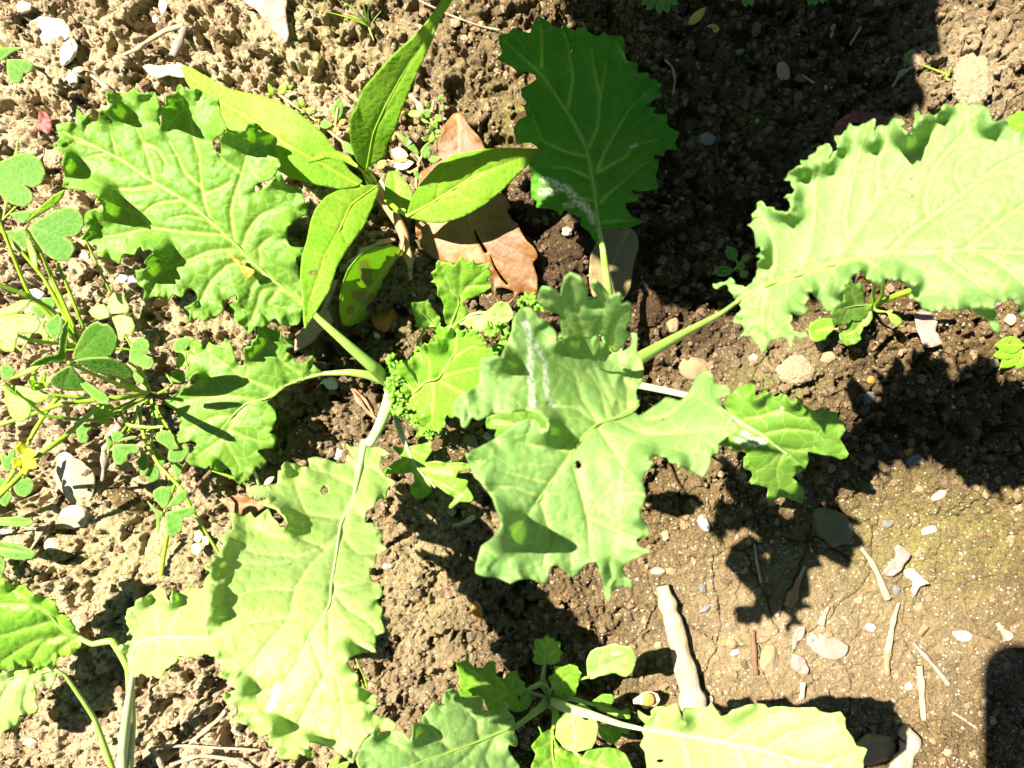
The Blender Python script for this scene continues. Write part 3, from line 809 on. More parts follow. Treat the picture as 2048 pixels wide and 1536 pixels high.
frill(k1, [(775, 752), (785, 760), (782, 770)], 9, n=16, k0=.04, size=(4, 8))
tube('stem', [(786, 778, -.01), (786, 776, .012), (785, 772, .03)], 20, 18, M['stalk'], k1, rough=.2)

# =================================================================== KALE PLANT, right of centre (tall leaves close to the lens)
k2 = empty('kale_plant', 1215, 760, .01, 'tallest kale plant, its broad blue-green leaves covering the middle and right of the bed', 'kale plant')
T3 = (880, 520, 2.19375)
central = make_leaf('leaf', k2, T3, '''870 630 862 590 860 565 880 540 890 480 880 430 860 385 862 322 838 320 842 345 835 380 800 400 775 385 770 405 745 400 740 370 720 330 712 345 725 365 700 350 690 310 672 290 650 300 655 330 640 350 610 330 575 342 530 345 512 360 515 320 500 300 470 270 440 250 410 215 380 205 350 215 325 260 320 310 300 350 280 400 275 430
 230 425 180 430 172 480 170 540 120 580 95 590 60 625 62 680 90 690 100 725 115 732 140 690 165 700 200 686 260 670 330 662 400 655 440 668 455 688 470 700 480 735 465 760 440 750 430 715 400 690 330 720 280 755 230 790 120 850 125 890 155 950 190 985 235 1040 250 1090 265 1120 270 1170 230 1220 180 1260
 165 1310 162 1370 200 1390 250 1395 310 1420 350 1400 400 1400 465 1425 475 1380 490 1345 515 1340 550 1370 585 1395 610 1375 640 1330 680 1315 700 1350 710 1400 720 1470 735 1495 760 1450 800 1430 840 1440 830 1400 800 1350 860 1310 920 1285 870 1255 860 1225
 915 1215 915 1170 885 1130 885 1080 905 1040 890 980 905 930 940 890 910 870 930 855 990 858 1010 890 1035 880 1060 905 1150 948 1175 910 1190 860 1220 845 1225 800 1260 770 1310 745 1290 700 1250 660 1220 625 1225 595 1280 580 1260 550 1200 540 1195 500 1165 482
 1130 500 1110 540 1085 590 1050 615 1020 605 990 600 960 625 900 665 870 680 850 660''',
 [(1275, 805, .40), (1200, 840, .415), (1100, 960, .45), (1010, 1080, .48), (1180, 1150, .44), (955, 1145, .48), (940, 920, .47), (1400, 830, .45), (1400, 930, .46), (1060, 700, .42), (1240, 700, .33), (1250, 760, .34), (1200, 760, .37), (960, 740, .43), (1250, 980, .44), (1110, 780, .415), (1000, 640, .42)],
 mid='860 640 780 690 690 720 620 790 560 870 500 960 440 1040 370 1140 300 1220',
 veins=['690 720 600 650 500 640 340 640', '780 690 740 600 680 480 640 380', '800 680 770 580 720 450 700 340', '830 655 820 560 790 460', '700 715 620 600 590 500 480 420', '610 800 560 840 450 820 330 800', '700 740 760 830 800 900 860 960', '770 700 900 760 1050 760 1200 740', '590 900 620 1020 650 1150 660 1300',
        '480 980 400 960 250 920', '440 1040 330 1000 210 990', '440 1050 480 1200 450 1350', '650 1130 760 1180 880 1230', '840 560 850 460', '900 700 1000 680 1140 560', '740 700 700 560 640 480'],
 holes=['600 878 618 880 624 895 618 912 604 916 594 900'],
 bumps=[(450, 740, 60, 12), (400, 700, 90, 8), (300, 450, 60, 18), (230, 440, 60, 14), (520, 350, 50, 18), (275, 1180, 60, 56), (230, 1100, 50, 14), (900, 880, 60, 30), (730, 1370, 50, 26), (800, 900, 90, 20), (1240, 570, 50, 30), (1040, 880, 40, 16),
        (590, 1000, 160, 14), (660, 760, 90, 10), (600, 650, 100, -22), (760, 560, 120, -30), (840, 1120, 40, 20), (560, 1200, 120, 10), (500, 740, 80, 18)],
 marks=[('375 280 395 340 400 400 395 480 400 560 410 640', 7.5), ('420 370 455 440 465 520 470 600 500 640', 5.5)],
 ruffle=13, wave=95, rw=60, cup=.05, puff=4, groove=6, mat='kale_blue', seed=21, step=4.2, vw=4.6,
 stalk=[(1212, 758, .01), (1228, 768, .12), (1255, 788, .24), (1277, 803, .385)], sr=(14, 3.5))
# upper lobes of the same leaf, standing up and curled towards the lens
make_leaf('leaf', k2, T3, '''760 402 735 372 715 335 690 325 650 350 610 335 575 345 545 350 515 340 535 330 530 290 520 240 460 215 425 185 430 150 445 122 490 130 530 160 535 130 545 85 570 62 610 80 645 130 650 172 690 165 670 130 665 98 690 98 720 130 745 165 780 150 795 165 795 195 820 188 838 205 840 250 815 315 835 330 800 380 775 405''',
 [(1130, 676, .425), (1220, 690, .41), (1150, 640, .45), (1080, 600, .46), (1140, 560, .50), (1210, 580, .50), (1255, 620, .49)],
 mid='640 330 600 220 575 90', veins=['600 330 540 240 460 150', '700 320 720 220 690 110', '750 380 760 300 810 220', '600 220 640 180'],
 bumps=[(690, 200, 34, -14), (480, 160, 50, 12)], ruffle=5, wave=70, rw=30, puff=4, mat='kale_blue', seed=22, step=4)
make_leaf('leaf', k2, T3, '''210 690 330 650 470 660 520 720 480 800 400 830 290 800 240 780 245 745 205 740 200 712''', [(1020, 850, .30), (1080, 860, .31), (980, 860, .29)],
 mid='500 760 350 720 230 700', veins=['400 735 350 800'], browns=[('330 705', 5)], ruffle=8, wave=40, mat='kale', seed=23, step=4, stalk=[(1214, 760, .05), (1160, 820, .2), (1110, 866, .31)], sr=(7, 3))
T5 = (980, 20, 2.56)
make_leaf('leaf', k2, T5, '''575 1130 660 1120 730 1110 785 1080 730 1060 700 1020 695 990 750 980 765 950 735 945 720 930 730 920 760 930 858 915 850 850 865 770 840 765 845 740 890 748 900 715 958 712 945 680 970 630 920 600 905 580 905 535 835 530 840 500 790 495 835 460 880 440 860 415 880 380 820 350 810 320 755 320 755 270 700 260 690 220 690 180 680 135
 600 130 590 110 550 135 500 110 490 85 450 95 440 110 410 105 390 85 405 65 380 70 370 95 340 95 300 60 250 32 225 60 205 115 170 110 120 92 90 120 45 130 60 220 35 245 70 270 110 290 150 320 180 310 240 330 240 360 200 385 160 400 160 440 185 470 175 500 190 540 150 560 125 600 135 680 210 680 245 710
 200 790 210 860 210 960 240 980 235 1010 300 1015 340 1030 360 1055 385 1025 440 1055 465 1060 465 1100 510 1140 545 1195 562 1200''',
 [(1200, 480, .10), (1185, 330, .13), (1100, 180, .15), (1050, 80, .15), (1250, 120, .13), (1320, 290, .12), (1060, 380, .10), (1260, 440, .10)],
 mid='570 1190 555 1100 540 950 515 800 495 710 420 560 380 500 280 350 200 270 80 160',
 veins=['510 700 550 600 565 450 600 270', '545 830 600 700 660 600 710 510 800 430', '545 835 700 750 740 695 870 660', '490 750 400 730 270 670 220 540', '510 860 400 810 260 800', '400 500 425 350 400 180 370 90', '265 290 265 110 250 50', '560 990 620 930 800 780', '560 1090 650 1080 770 1080', '540 980 450 960 330 900', '565 450 540 330 520 200', '700 260 640 160'],
 holes=['412 200 422 198 427 208 418 218 410 210'], marks=[('265 865 340 890', 6), ('260 930 330 925 380 910', 7), ('400 925 440 970 500 1020 530 1080', 8), ('385 1000 420 1000', 5), ('725 700 745 692', 3)], browns=[('300 935 345 940', 2.5)],
 bumps=[(240, 340, 50, 22), (150, 620, 50, 20), (390, 80, 40, 18), (820, 480, 40, 14), (740, 930, 40, 16), (300, 980, 60, 14)], ruffle=8, wave=55, rw=28, puff=5, groove=6, mat='kale_deep', seed=25, step=3.8, vw=4.4,
 stalk=[(1216, 745, .03), (1222, 650, .07), (1214, 570, .09), (1206, 500, .10)], sr=(12, 3.5))
T2 = (1400, 180, 2.844)
make_leaf('leaf', k2, T2, '''210 1205 160 1130 150 1105 80 1130 72 1105 150 1085 180 1065 195 1100 260 1120 300 1090 320 1040 325 980 345 960 315 945 350 920 340 880 315 900 310 830 300 790 268 770 300 740 290 705 320 685 325 635 350 630 370 665 410 665 415 685 440 690 480 700 510 700 520 660 500 625 470 610 520 600 545 570 515 520 480 505 505 470 550 440 590 430 570 400
 620 390 615 370 660 355 665 330 715 305 740 330 735 400 770 360 790 330 760 260 800 260 830 225 850 190 880 210 920 195 990 168 992 260 1005 205 1045 200 1070 200 1085 165 1140 160 1165 185 1130 190 1145 225 1180 250 1210 250 1225 200 1215 120 1240 115 1265 150 1300 130 1340 150 1380 110 1395 75 1430 95 1490 65 1520 85 1600 80 1640 110
 1650 180 1680 185 1740 165 1775 230 1843 240 1980 300 2080 420 2150 560 2180 700 2200 820 2150 960 2080 1080 1990 1200 1900 1240 1843 1280 1820 1230 1790 1180 1750 1190 1720 1195 1690 1200 1680 1250 1710 1370 1690 1385 1650 1330 1600 1290 1540 1250 1470 1255 1400 1240 1340 1265 1300 1250 1270 1250 1240 1200 1200 1185 1200 1130 1140 1090 1100 1070 1050 1080
 1020 1100 980 1090 940 1060 910 1030 860 1060 840 1090 820 1105 800 1150 815 1190 790 1220 760 1235 730 1265 700 1240 680 1200 640 1160 615 1120 610 1190 600 1230 630 1240 610 1270 570 1290 520 1270 510 1330 530 1370 600 1380 560 1415 530 1400 525 1450 500 1440 485 1410 430 1415 400 1425 385 1440 370 1495 340 1470 330 1440 300 1430 290 1400 235 1405 250 1370 235 1335 190 1325 195 1290 235 1245''',
 [(1475, 605, .37), (1500, 450, .36), (1600, 300, .38), (1530, 680, .38), (1750, 430, .43), (1800, 240, .42), (1950, 250, .44), (1950, 560, .48), (1780, 600, .46), (2100, 500, .48), (1680, 600, .44)],
 mid='210 1200 400 1100 560 1050 740 995 900 960 1080 920 1210 925 1500 915 1843 925 2100 900',
 veins=['560 1040 620 900 650 720 655 550 700 380', '740 980 840 870 1000 650 1080 560 1150 450 1260 380 1330 240 1380 150', '840 850 825 700 870 500 900 370 960 200', '1090 910 1190 810 1300 730 1500 580 1700 430 1900 330', '1300 720 1280 620 1330 450 1430 320 1600 150',
        '1000 600 1020 570 1015 420 1060 300 1090 200', '1500 915 1600 830 1843 650 2000 560', '1360 930 1500 1040 1680 1180', '400 1090 430 950 400 800 350 680', '400 1100 350 1250 370 1450', '900 960 1000 1000 1090 1060', '560 1060 600 1120 590 1230', '1080 570 1150 590 1220 600', '1600 920 1750 1020 1900 1150', '740 1000 780 1080 740 1200', '1500 580 1450 480 1480 380'],
 holes=['1190 500 1202 494 1212 502 1203 512', '1196 600 1206 597 1214 602 1204 610'],
 bumps=[(700, 430, 60, 34), (760, 480, 50, -10), (560, 440, 50, 26), (520, 600, 50, 30), (540, 700, 50, 26), (450, 690, 40, 22), (360, 880, 40, 30), (360, 950, 40, 22), (970, 290, 50, 30), (790, 300, 50, 20), (1170, 250, 70, 40), (1260, 180, 50, 34), (1380, 110, 50, 20), (1640, 190, 70, 26), (1090, 1040, 60, 34), (880, 1010, 50, 34),
        (620, 1120, 40, 30), (800, 1110, 50, 28), (1220, 1080, 40, 34), (1560, 1190, 60, 40), (1650, 1220, 50, 30), (350, 1230, 40, 12), (560, 1220, 50, 24), (370, 1340, 30, 14), (1760, 480, 90, 24), (1340, 1220, 60, 16), (1800, 1180, 50, 26)],
 ruffle=10, wave=50, rw=40, puff=4.5, groove=6, teeth=3, mat='kale_blue', seed=27, step=4.2, vw=5.4, smat='stalk',
 stalk=[(1216, 758, .02), (1280, 716, .14), (1370, 665, .27), (1440, 628, .34), (1476, 602, .37)], sr=(15, 4.5))
T7 = (1430, 740, 5.486)
make_leaf('leaf', k2, T7, '''150 500 100 400 150 275 190 260 240 200 250 170 300 175 390 120 440 115 450 140 430 230 430 330 480 300 490 240 540 240 600 240 640 260 650 300 690 290 730 255 780 270 820 340 870 370 890 330 885 285 960 330 960 370 1050 445 1110 455 1190 405 1210 430 1250 460 1330 470 1360 540 1440 610 1430 670 1375 750 1400 800 1465 920 1440 970 1370 985
 1290 950 1150 930 1020 905 1030 990 1000 1070 960 1110 855 1180 890 1230 970 1310 980 1400 955 1460 880 1440 780 1400 720 1395 620 1445 570 1440 580 1340 575 1290 540 1285 480 1270 370 1240 410 1170 395 1110 350 1100 315 1075 315 960 345 945 330 880 310 870 270 900 170 870 125 830 40 830 20 780 100 700 60 600''',
 [(1440, 820, .13), (1530, 860, .17), (1690, 860, .18), (1690, 910, .17), (1560, 960, .12), (1580, 1000, .10), (1520, 780, .17), (1480, 950, .13)],
 mid='150 480 300 590 500 700 700 860 800 930', veins=['330 540 480 520 620 470 760 460 900 520 1050 520', '560 700 800 650 1100 680 1190 760', '740 890 600 1030 450 1110', '760 900 680 1100 700 1280 650 1400', '700 860 900 880 1100 850', '800 930 880 1000 950 1050'],
 marks=[('310 690 400 750 550 780 430 835 330 790 240 770', 5), ('660 455 740 420 735 400', 1.6), ('715 650 725 660', 1.8)],
 bumps=[(480, 320, 60, 24), (860, 360, 60, 22), (1130, 460, 60, 16), (620, 1020, 60, 14), (740, 920, 50, 14), (150, 840, 60, 14), (560, 260, 40, 14)], ruffle=8, wave=55, rw=30, puff=3, mat='kale', seed=29, step=3.6, vw=4.2,
 stalk=[(1220, 762, .02), (1285, 772, .07), (1370, 790, .11), (1440, 818, .13)], sr=(8, 5), smat='stalk_pale')
tube('stem', [(1214, 766, -.01), (1214, 762, .012), (1214, 758, .05)], 22, 18, M['stalk'], k2, rough=.2)

# =================================================================== KALE SEEDLING at the bottom edge
k3 = empty('kale_plant', 1100, 1400, .01, 'kale seedling at the bottom edge, many small round leaves between two long leaves', 'kale plant')
T9 = (700, 1250, 3.413)
make_leaf('leaf', k3, T9, '''1125 692 1120 625 1080 590 1085 550 1065 518 1035 530 1050 555 990 580 910 580 905 485 830 495 755 495 745 470 700 430 650 455 630 530 665 545 620 540 575 525 535 580 500 620 495 660 435 675 430 740 415 795 370 760 350 725 270 720 230 730 165 715 150 760 100 790 75 840 50 890 50 940 90 1010 300 1100 600 1120 900 1100 1080 1040 1165 970
 1120 910 1080 850 1085 810 1140 830 1145 780 1130 740''', [(1030, 1455, .08), (930, 1480, .12), (900, 1390, .11), (800, 1500, .17), (740, 1480, .17), (950, 1560, .12), (1030, 1520, .08)],
 mid='1130 695 1000 740 900 785 700 860 500 930 330 990 150 1030', veins=['880 790 870 660 820 600', '700 860 640 800 560 700 520 620', '900 785 800 900 700 980', '1000 740 930 900 960 990', '500 930 420 850 250 790', '1040 720 1000 640', '820 600 740 540', '870 660 960 620', '640 800 500 780'],
 bumps=[(420, 770, 60, 26), (150, 740, 60, 14), (1070, 550, 50, 18), (1090, 820, 50, 20)], ruffle=9, wave=60, rw=32, puff=5, mat='kale_blue', seed=31, step=3.8,
 stalk=[(1101, 1396, .02), (1085, 1412, .05), (1050, 1440, .075)], sr=(11, 3.5))
make_leaf('leaf', k3, T9, '''1210 440 1175 490 1140 480 1155 540 1115 590 1060 560 950 590 905 485 830 490 755 490 740 440 765 430 740 395 750 370 745 330 725 270 735 250 790 245 795 200 808 200 815 250 850 290 910 295 940 255 990 250 1000 345 1050 370 1075 335 1140 315 1160 370 1195 395 1190 430''',
 [(1055, 1380, .05), (980, 1370, .07), (930, 1330, .075), (1000, 1410, .06)], mid='1205 440 1080 460 980 440 800 390', veins=['1080 460 980 530', '1080 460 1000 350', '980 440 850 320 770 270', '1100 455 1120 380'],
 ruffle=6, wave=50, rw=24, mat='kale_young', seed=32, step=3.4, stalk=[(1100, 1390, .03), (1082, 1368, .045), (1055, 1380, .05)], sr=(7, 2.5))
make_leaf('leaf', k3, T9, '''1235 455 1240 510 1225 555 1170 590 1120 590 1150 530 1170 490 1200 460''', [(1050, 1400, .03)], mid='1230 460 1150 570', mat='kale_young', ruffle=4, rw=16, seed=33, step=3.6, stalk=[(1098, 1396, .02), (1062, 1385, .03)], sr=(4, 2))
make_leaf('leaf', k3, T9, '''1330 272 1310 275 1265 265 1245 240 1260 210 1245 180 1270 170 1255 130 1265 100 1310 100 1325 90 1345 70 1365 95 1390 90 1395 115 1435 120 1430 170 1450 195 1430 220 1430 250 1390 270 1345 268''', [(1090, 1325, .06), (1093, 1280, .075)],
 mid='1335 270 1345 180 1345 90', veins=['1340 230 1280 190', '1342 210 1410 170', '1345 170 1300 130'], mat='kale_young', ruffle=4, rw=18, seed=34, step=3.2, stalk=[(1100, 1388, .03), (1086, 1362, .04), (1088, 1335, .055)], sr=(6, 2.5))
make_leaf('leaf', k3, T9, '''1370 405 1355 360 1400 330 1395 290 1450 290 1500 275 1550 290 1560 320 1580 335 1560 380 1560 410 1545 430 1540 480 1490 495 1460 470 1440 500 1400 460''', [(1100, 1375, .06), (1130, 1350, .09), (1155, 1370, .09)],
 mid='1380 430 1440 390 1500 340', veins=['1440 390 1480 440', '1440 390 1440 320'], mat='kale_young', ruffle=7, rw=24, wave=36, seed=35, step=3.2, stalk=[(1100, 1392, .03), (1104, 1376, .06)], sr=(5, 2.5))
make_leaf('leaf', k3, T9, '''1625 365 1615 300 1615 250 1640 190 1680 165 1730 155 1800 130 1850 145 1920 160 1950 200 1955 240 1940 290 1925 330 1885 355 1850 350 1810 330 1760 340 1700 350 1660 370''', [(1180, 1355, .10), (1260, 1315, .12), (1200, 1300, .12)],
 mid='1630 360 1750 280 1880 220', veins=['1700 310 1700 230', '1780 265 1850 290'], marks=[('1800 200 1860 190', 3)], mat='kale_pale', ruffle=5, rw=20, wave=60, seed=36, step=3.4, stalk=[(1104, 1395, .03), (1125, 1372, .06), (1160, 1358, .09), (1178, 1354, .10)], sr=(6, 3))
make_leaf('leaf', k3, T9, '''1510 560 1450 610 1410 670 1400 760 1430 800 1480 850 1540 860 1600 850 1650 830 1680 760 1690 690 1670 620 1635 570 1600 545 1570 535''', [(1150, 1415, .10), (1140, 1490, .13), (1190, 1450, .13)],
 holes=['1570 600 1620 590 1640 620 1620 650 1590 640'], mid='1530 560 1530 700 1540 840', veins=['1530 650 1450 700', '1532 680 1620 730'], mat='kale_pale', ruffle=6, rw=24, seed=37, step=3.4, stalk=[(1104, 1398, .03), (1125, 1408, .06), (1148, 1414, .10)], sr=(8, 3), smat='stalk_pale')
make_leaf('leaf', k3, T9, '''1385 700 1310 740 1280 690 1300 750 1240 830 1270 880 1240 976 1300 1080 1500 1080 1580 960 1590 890 1540 870 1450 850 1400 780''', [(1105, 1460, .06), (1100, 1530, .08)],
 mid='1385 700 1380 850 1400 1040', veins=['1385 780 1300 840', '1385 850 1480 920', '1390 900 1300 960'], mat='kale_young', ruffle=9, wave=40, rw=26, seed=38, step=3.6, stalk=[(1103, 1398, .03), (1110, 1425, .05), (1106, 1458, .06)], sr=(7, 3), smat='stalk_lime')
make_leaf('leaf', k3, T9, '''1650 525 1720 475 1790 480 1800 520 1780 560 1850 590 1900 575 1910 640 1850 640 1750 600 1690 580''', [(1190, 1400, .05), (1240, 1430, .06)], mid='1660 545 1770 590 1890 630', browns=[('1680 560', 5)],
 mat='kale', ruffle=4, rw=16, seed=39, step=3.4, stalk=[(1106, 1396, .03), (1140, 1396, .045), (1180, 1408, .05)], sr=(6, 3))
make_leaf('leaf', k3, T9, '''1690 680 1700 740 1740 790 1790 815 1840 780 1860 740 1900 750 1920 700 1860 690''', [(1220, 1470, .05)], mid='1700 690 1780 760', mat='kale', ruffle=5, rw=18, wave=30, seed=40, step=3.6, stalk=[(1106, 1398, .03), (1160, 1425, .045), (1200, 1450, .05)], sr=(4, 2))
make_leaf('leaf', k3, T9, '''1580 920 1620 860 1680 845 1760 840 1830 850 1880 880 1920 960 1960 1060 1700 1080 1560 1000''', [(1200, 1510, .08), (1250, 1530, .08)], mid='1590 930 1720 960 1850 1040', veins=['1680 950 1730 870'], mat='kale', ruffle=6, rw=22, seed=41, step=3.6, stalk=[(1105, 1400, .02), (1130, 1480, .06), (1165, 1520, .08)], sr=(5, 3))
T10 = (1200, 1380, 3.657)
make_leaf('leaf', k3, T10, '''300 292 330 250 280 200 275 145 310 175 350 200 385 190 375 150 400 125 440 120 480 125 555 95 570 130 600 210 590 250 610 240 605 150 620 130 700 130 780 125 815 105 850 150 880 190 930 180 980 145 1060 115 1150 100 1210 105 1230 130 1350 125 1480 130 1570 130 1610 155 1690 170 1760 165 1790 210 1800 280 1850 350 1870 410 1950 435
 1930 500 1920 570 1900 700 1700 850 1300 900 800 850 500 750 350 620 340 560 330 500 325 450 290 405 320 340''', [(1285, 1460, .20), (1400, 1480, .25), (1690, 1430, .30), (1720, 1500, .31), (1500, 1410, .27), (1350, 1420, .22), (1400, 1600, .25)],
 mid='300 285 500 312 700 345 1100 420 1400 500 1800 590', veins=['910 380 1080 270 1260 180 1350 150', '1200 430 1400 310 1600 260 1750 180', '1650 550 1800 480 1900 450', '600 350 650 500 700 750', '1000 420 1100 620', '400 300 400 220 450 150', '600 330 680 240 780 150', '1400 500 1450 620'],
 holes=['400 520 430 508 462 508 465 522 430 532'], bumps=[(650, 240, 50, 26), (600, 260, 40, 18), (980, 175, 60, 20), (1080, 125, 50, 14), (340, 190, 50, 14)], ruffle=8, wave=75, rw=32, puff=3, mat='kale_pale', seed=42, step=4.2, vw=5.5, smat='stalk_pale',
 stalk=[(1104, 1402, .03), (1140, 1418, .11), (1185, 1430, .15), (1240, 1448, .185), (1284, 1458, .20)], sr=(11, 6))
tube('stem', [(1102, 1408, -.005), (1102, 1402, .012), (1101, 1394, .035)], 13, 11, M['stalk'], k3, rough=.2)

# =================================================================== KALE PLANT in the bottom left corner
k4 = empty('kale_plant', 245, 1590, .005, 'kale plant in the bottom left corner, one leaf on a white stalk', 'kale plant')
T11 = (0, 1130, 3.783)
make_leaf('leaf', k4, T11, '''600 532 560 470 540 420 490 390 450 370 410 280 330 240 240 220 180 150 110 150 50 140 10 90 -20 30 -150 -20 -350 150 -400 500 -300 800 -150 850 0 800 100 790 160 760 200 775 235 740 250 770 270 810 300 790 350 770 370 740 400 760 420 745 440 700 500 690 560 670 620 600''',
 [(160, 1275, .10), (60, 1230, .13), (0, 1160, .13), (40, 1320, .09), (-60, 1250, .13)], mid='600 545 480 490 380 380 200 260 0 130 -150 50', veins=['380 430 200 480 0 540', '520 540 280 570 130 650 0 740', '540 580 400 680 360 740', '250 300 150 300 0 290', '450 540 330 590 240 720'],
 bumps=[(420, 300, 50, 22), (250, 220, 60, 18), (540, 440, 50, 20), (20, 110, 60, 20)], ruffle=11, wave=34, rw=26, puff=6, groove=8, teeth=4, mat='kale_young', seed=51, step=3.6,
 stalk=[(252, 1590, .01), (262, 1450, .06), (258, 1340, .09), (225, 1283, .10), (185, 1288, .10), (160, 1276, .10)], sr=(11, 4))
make_leaf('leaf', k4, T11, '''60 810 130 790 240 790 330 760 420 750 440 800 420 870 370 940 330 880 250 890 280 960 270 1030 290 1100 240 1130 150 1140 130 1210 30 1260 0 1310 -200 1300 -400 1100 -300 850 -100 840''', [(60, 1360, .08), (100, 1350, .07), (0, 1440, .08), (-80, 1400, .09)],
 mid='420 790 250 830 100 850 -100 950', veins=['250 830 200 950 170 1100', '100 850 20 1000 -20 1150', '330 810 380 870'], ruffle=8, wave=50, mat='kale_pale', seed=52, step=4, stalk=[(240, 1580, .01), (190, 1440, .05), (130, 1350, .07), (112, 1340, .075)], sr=(6, 3))
make_leaf('leaf', k4, T11, '''950 680 890 640 890 620 950 600 1000 560 1010 540 960 530 980 480 950 450 960 420 940 400 960 370 960 330 1010 320 1030 270 1110 240 1150 200 1220 170 1260 210 1250 250 1275 280 1300 300 1290 250 1310 180 1350 210 1430 170 1470 185 1540 180 1600 260 1650 400 1680 560 1690 690 1600 690 1550 680 1470 690 1430 710 1390 690 1350 690 1340 730 1320 750
 1280 770 1250 800 1230 840 1200 860 1160 840 1110 850 1070 820 1020 850 990 830 960 800 970 740''', [(265, 1330, .15), (300, 1270, .17), (400, 1280, .20), (350, 1190, .19), (310, 1350, .16), (430, 1300, .21)],
 mid='990 720 1040 600 1200 550 1440 545 1650 560', veins=['1200 550 1180 400 1150 270', '1250 548 1350 350 1440 200', '1100 580 1000 450', '1200 555 1180 700 1120 820', '1350 545 1330 650'],
 bumps=[(1290, 260, 50, 30), (1060, 260, 60, 24), (980, 400, 60, 14), (900, 620, 40, 14)], ruffle=9, wave=40, rw=28, puff=4, teeth=3, mat='kale_pale', seed=53, step=3.6, smat='stalk_pale',
 stalk=[(245, 1592, .01), (246, 1500, .05), (255, 1420, .10), (266, 1345, .145)], sr=(12, 5))
tube('stem', [(245, 1610, -.005), (245, 1596, .01), (246, 1580, .02)], 16, 13, M['stalk_pale'], k4, rough=.2)

# =================================================================== KALE PLANT added out of view above the top edge to shade the upper right
k6 = empty('kale_plant', 1500, -1150, 0, 'big kale plant added unseen beyond the top edge, its leaves shaped to cast the shade', 'kale plant')
def from_shade(pts, k):
    q = np.array(pts, float)
    return (q - np.array([VX, VY]) * k) / (1 - k)
ks = .60
sh1 = [(1095, -60), (1150, 60), (1130, 170), (1160, 230), (1120, 290), (1150, 360), (1130, 420), (1190, 470), (1180, 520), (1240, 540), (1230, 590), (1290, 570), (1330, 610), (1400, 590), (1450, 620), (1500, 590), (1540, 640), (1600, 600), (1650, 560), (1700, 520),
       (1690, 440), (1750, 400), (1740, 330), (1800, 300), (1790, 220), (1850, 190), (1830, 120), (1880, 80), (1870, 0), (1920, -60), (1880, -160), (1700, -240), (1500, -280), (1300, -240), (1150, -160)]
o = from_shade(sh1, ks)
make_leaf('leaf', k6, None, o, [(float(a), float(b), ks) for a, b in o[::6]], mid=from_shade([(1480, -260), (1450, 100), (1420, 500)], ks), veins=[from_shade(v, ks) for v in ([(1465, 0), (1250, 250)], [(1460, 50), (1700, 300)], [(1440, 250), (1300, 480)])],
          ruffle=20, wave=200, rw=90, puff=6, mat='kale_blue', seed=61, step=16, thick=.0006, stalk=[(1500, -1150, 0), (900, -2300, .35), tuple(from_shade([(1480, -260)], ks)[0]) + (ks,)], sr=(30, 8))
sh2 = [(1250, -300), (1500, -360), (1750, -300), (1950, -120), (2050, -200), (2150, -400), (2100, -700), (1900, -900), (1600, -900), (1300, -800), (1150, -600)]
o = from_shade(sh2, .5)
make_leaf('leaf', k6, None, o, [(float(a), float(b), .5) for a, b in o[::3]], mid=from_shade([(1600, -880), (1600, -340)], .5), ruffle=20, wave=200, rw=90, puff=6, mat='kale', seed=62, step=18, thick=.0006,
          stalk=[(1500, -1150, 0), (1300, -1900, .25), tuple(from_shade([(1600, -880)], .5)[0]) + (.5,)], sr=(30, 8))
tube('stem', [(1500, -1150, -.01), (1500, -1150, .06)], 40, 34, M['stalk'], k6, rough=.2)

# =================================================================== PERSICARIA WEED at upper left of centre
pc = empty('persicaria_weed', 755, 385, .01, 'broad-leaved weed with smooth pointed lime green leaves, upper left of centre', 'weed')
TB = (600, 0, 2.9257); TA = (0, 0, 2.9257)
pk = dict(ruffle=4, wave=150, rw=30, puff=2, groove=4, cup=.05, step=4, vw=2.6, vein_level=.8)
make_leaf('leaf', pc, TB, '380 990 330 940 300 860 290 780 290 700 330 620 370 520 440 440 540 330 700 180 800 50 860 -40 900 -90 905 -20 870 40 820 120 760 270 690 420 640 540 590 660 550 780 510 850 500 910 450 950',
          [(733, 335, .11), (760, 200, .20), (830, 80, .25), (700, 240, .18), (800, 240, .19), (890, 0, .27)], mid='395 970 430 780 500 620 620 400 760 200 890 -60', mat='persicaria', seed=71, browns=[('580 465', 4.5), ('375 875', 4)],
          veins=['430 780 360 700 350 600', '460 700 540 620 570 560'], stalk=[(748, 372, .03), (740, 352, .08), (734, 336, .11)], sr=(8, 2), smat='stalk_lime', **pk)
make_leaf('leaf', pc, TA, '1060 390 1120 395 1180 430 1350 520 1550 565 1700 630 1800 700 1900 790 1980 900 2050 1000 2120 1060 2100 1090 1990 1105 1850 1080 1700 1040 1550 950 1400 830 1250 700 1150 570 1090 480',
          [(715, 370, .06), (600, 280, .09), (480, 200, .07), (370, 138, .04), (620, 230, .08), (560, 320, .08)], mid='2100 1085 1900 970 1650 830 1450 690 1250 570 1080 410', mat='persicaria', seed=72,
          veins=['1900 970 1800 850', '1650 830 1560 680', '1450 690 1400 600', '1650 830 1560 860'], stalk=[(745, 382, .03), (730, 376, .055), (715, 369, .06)], sr=(6, 2), smat='stalk_lime', **pk)
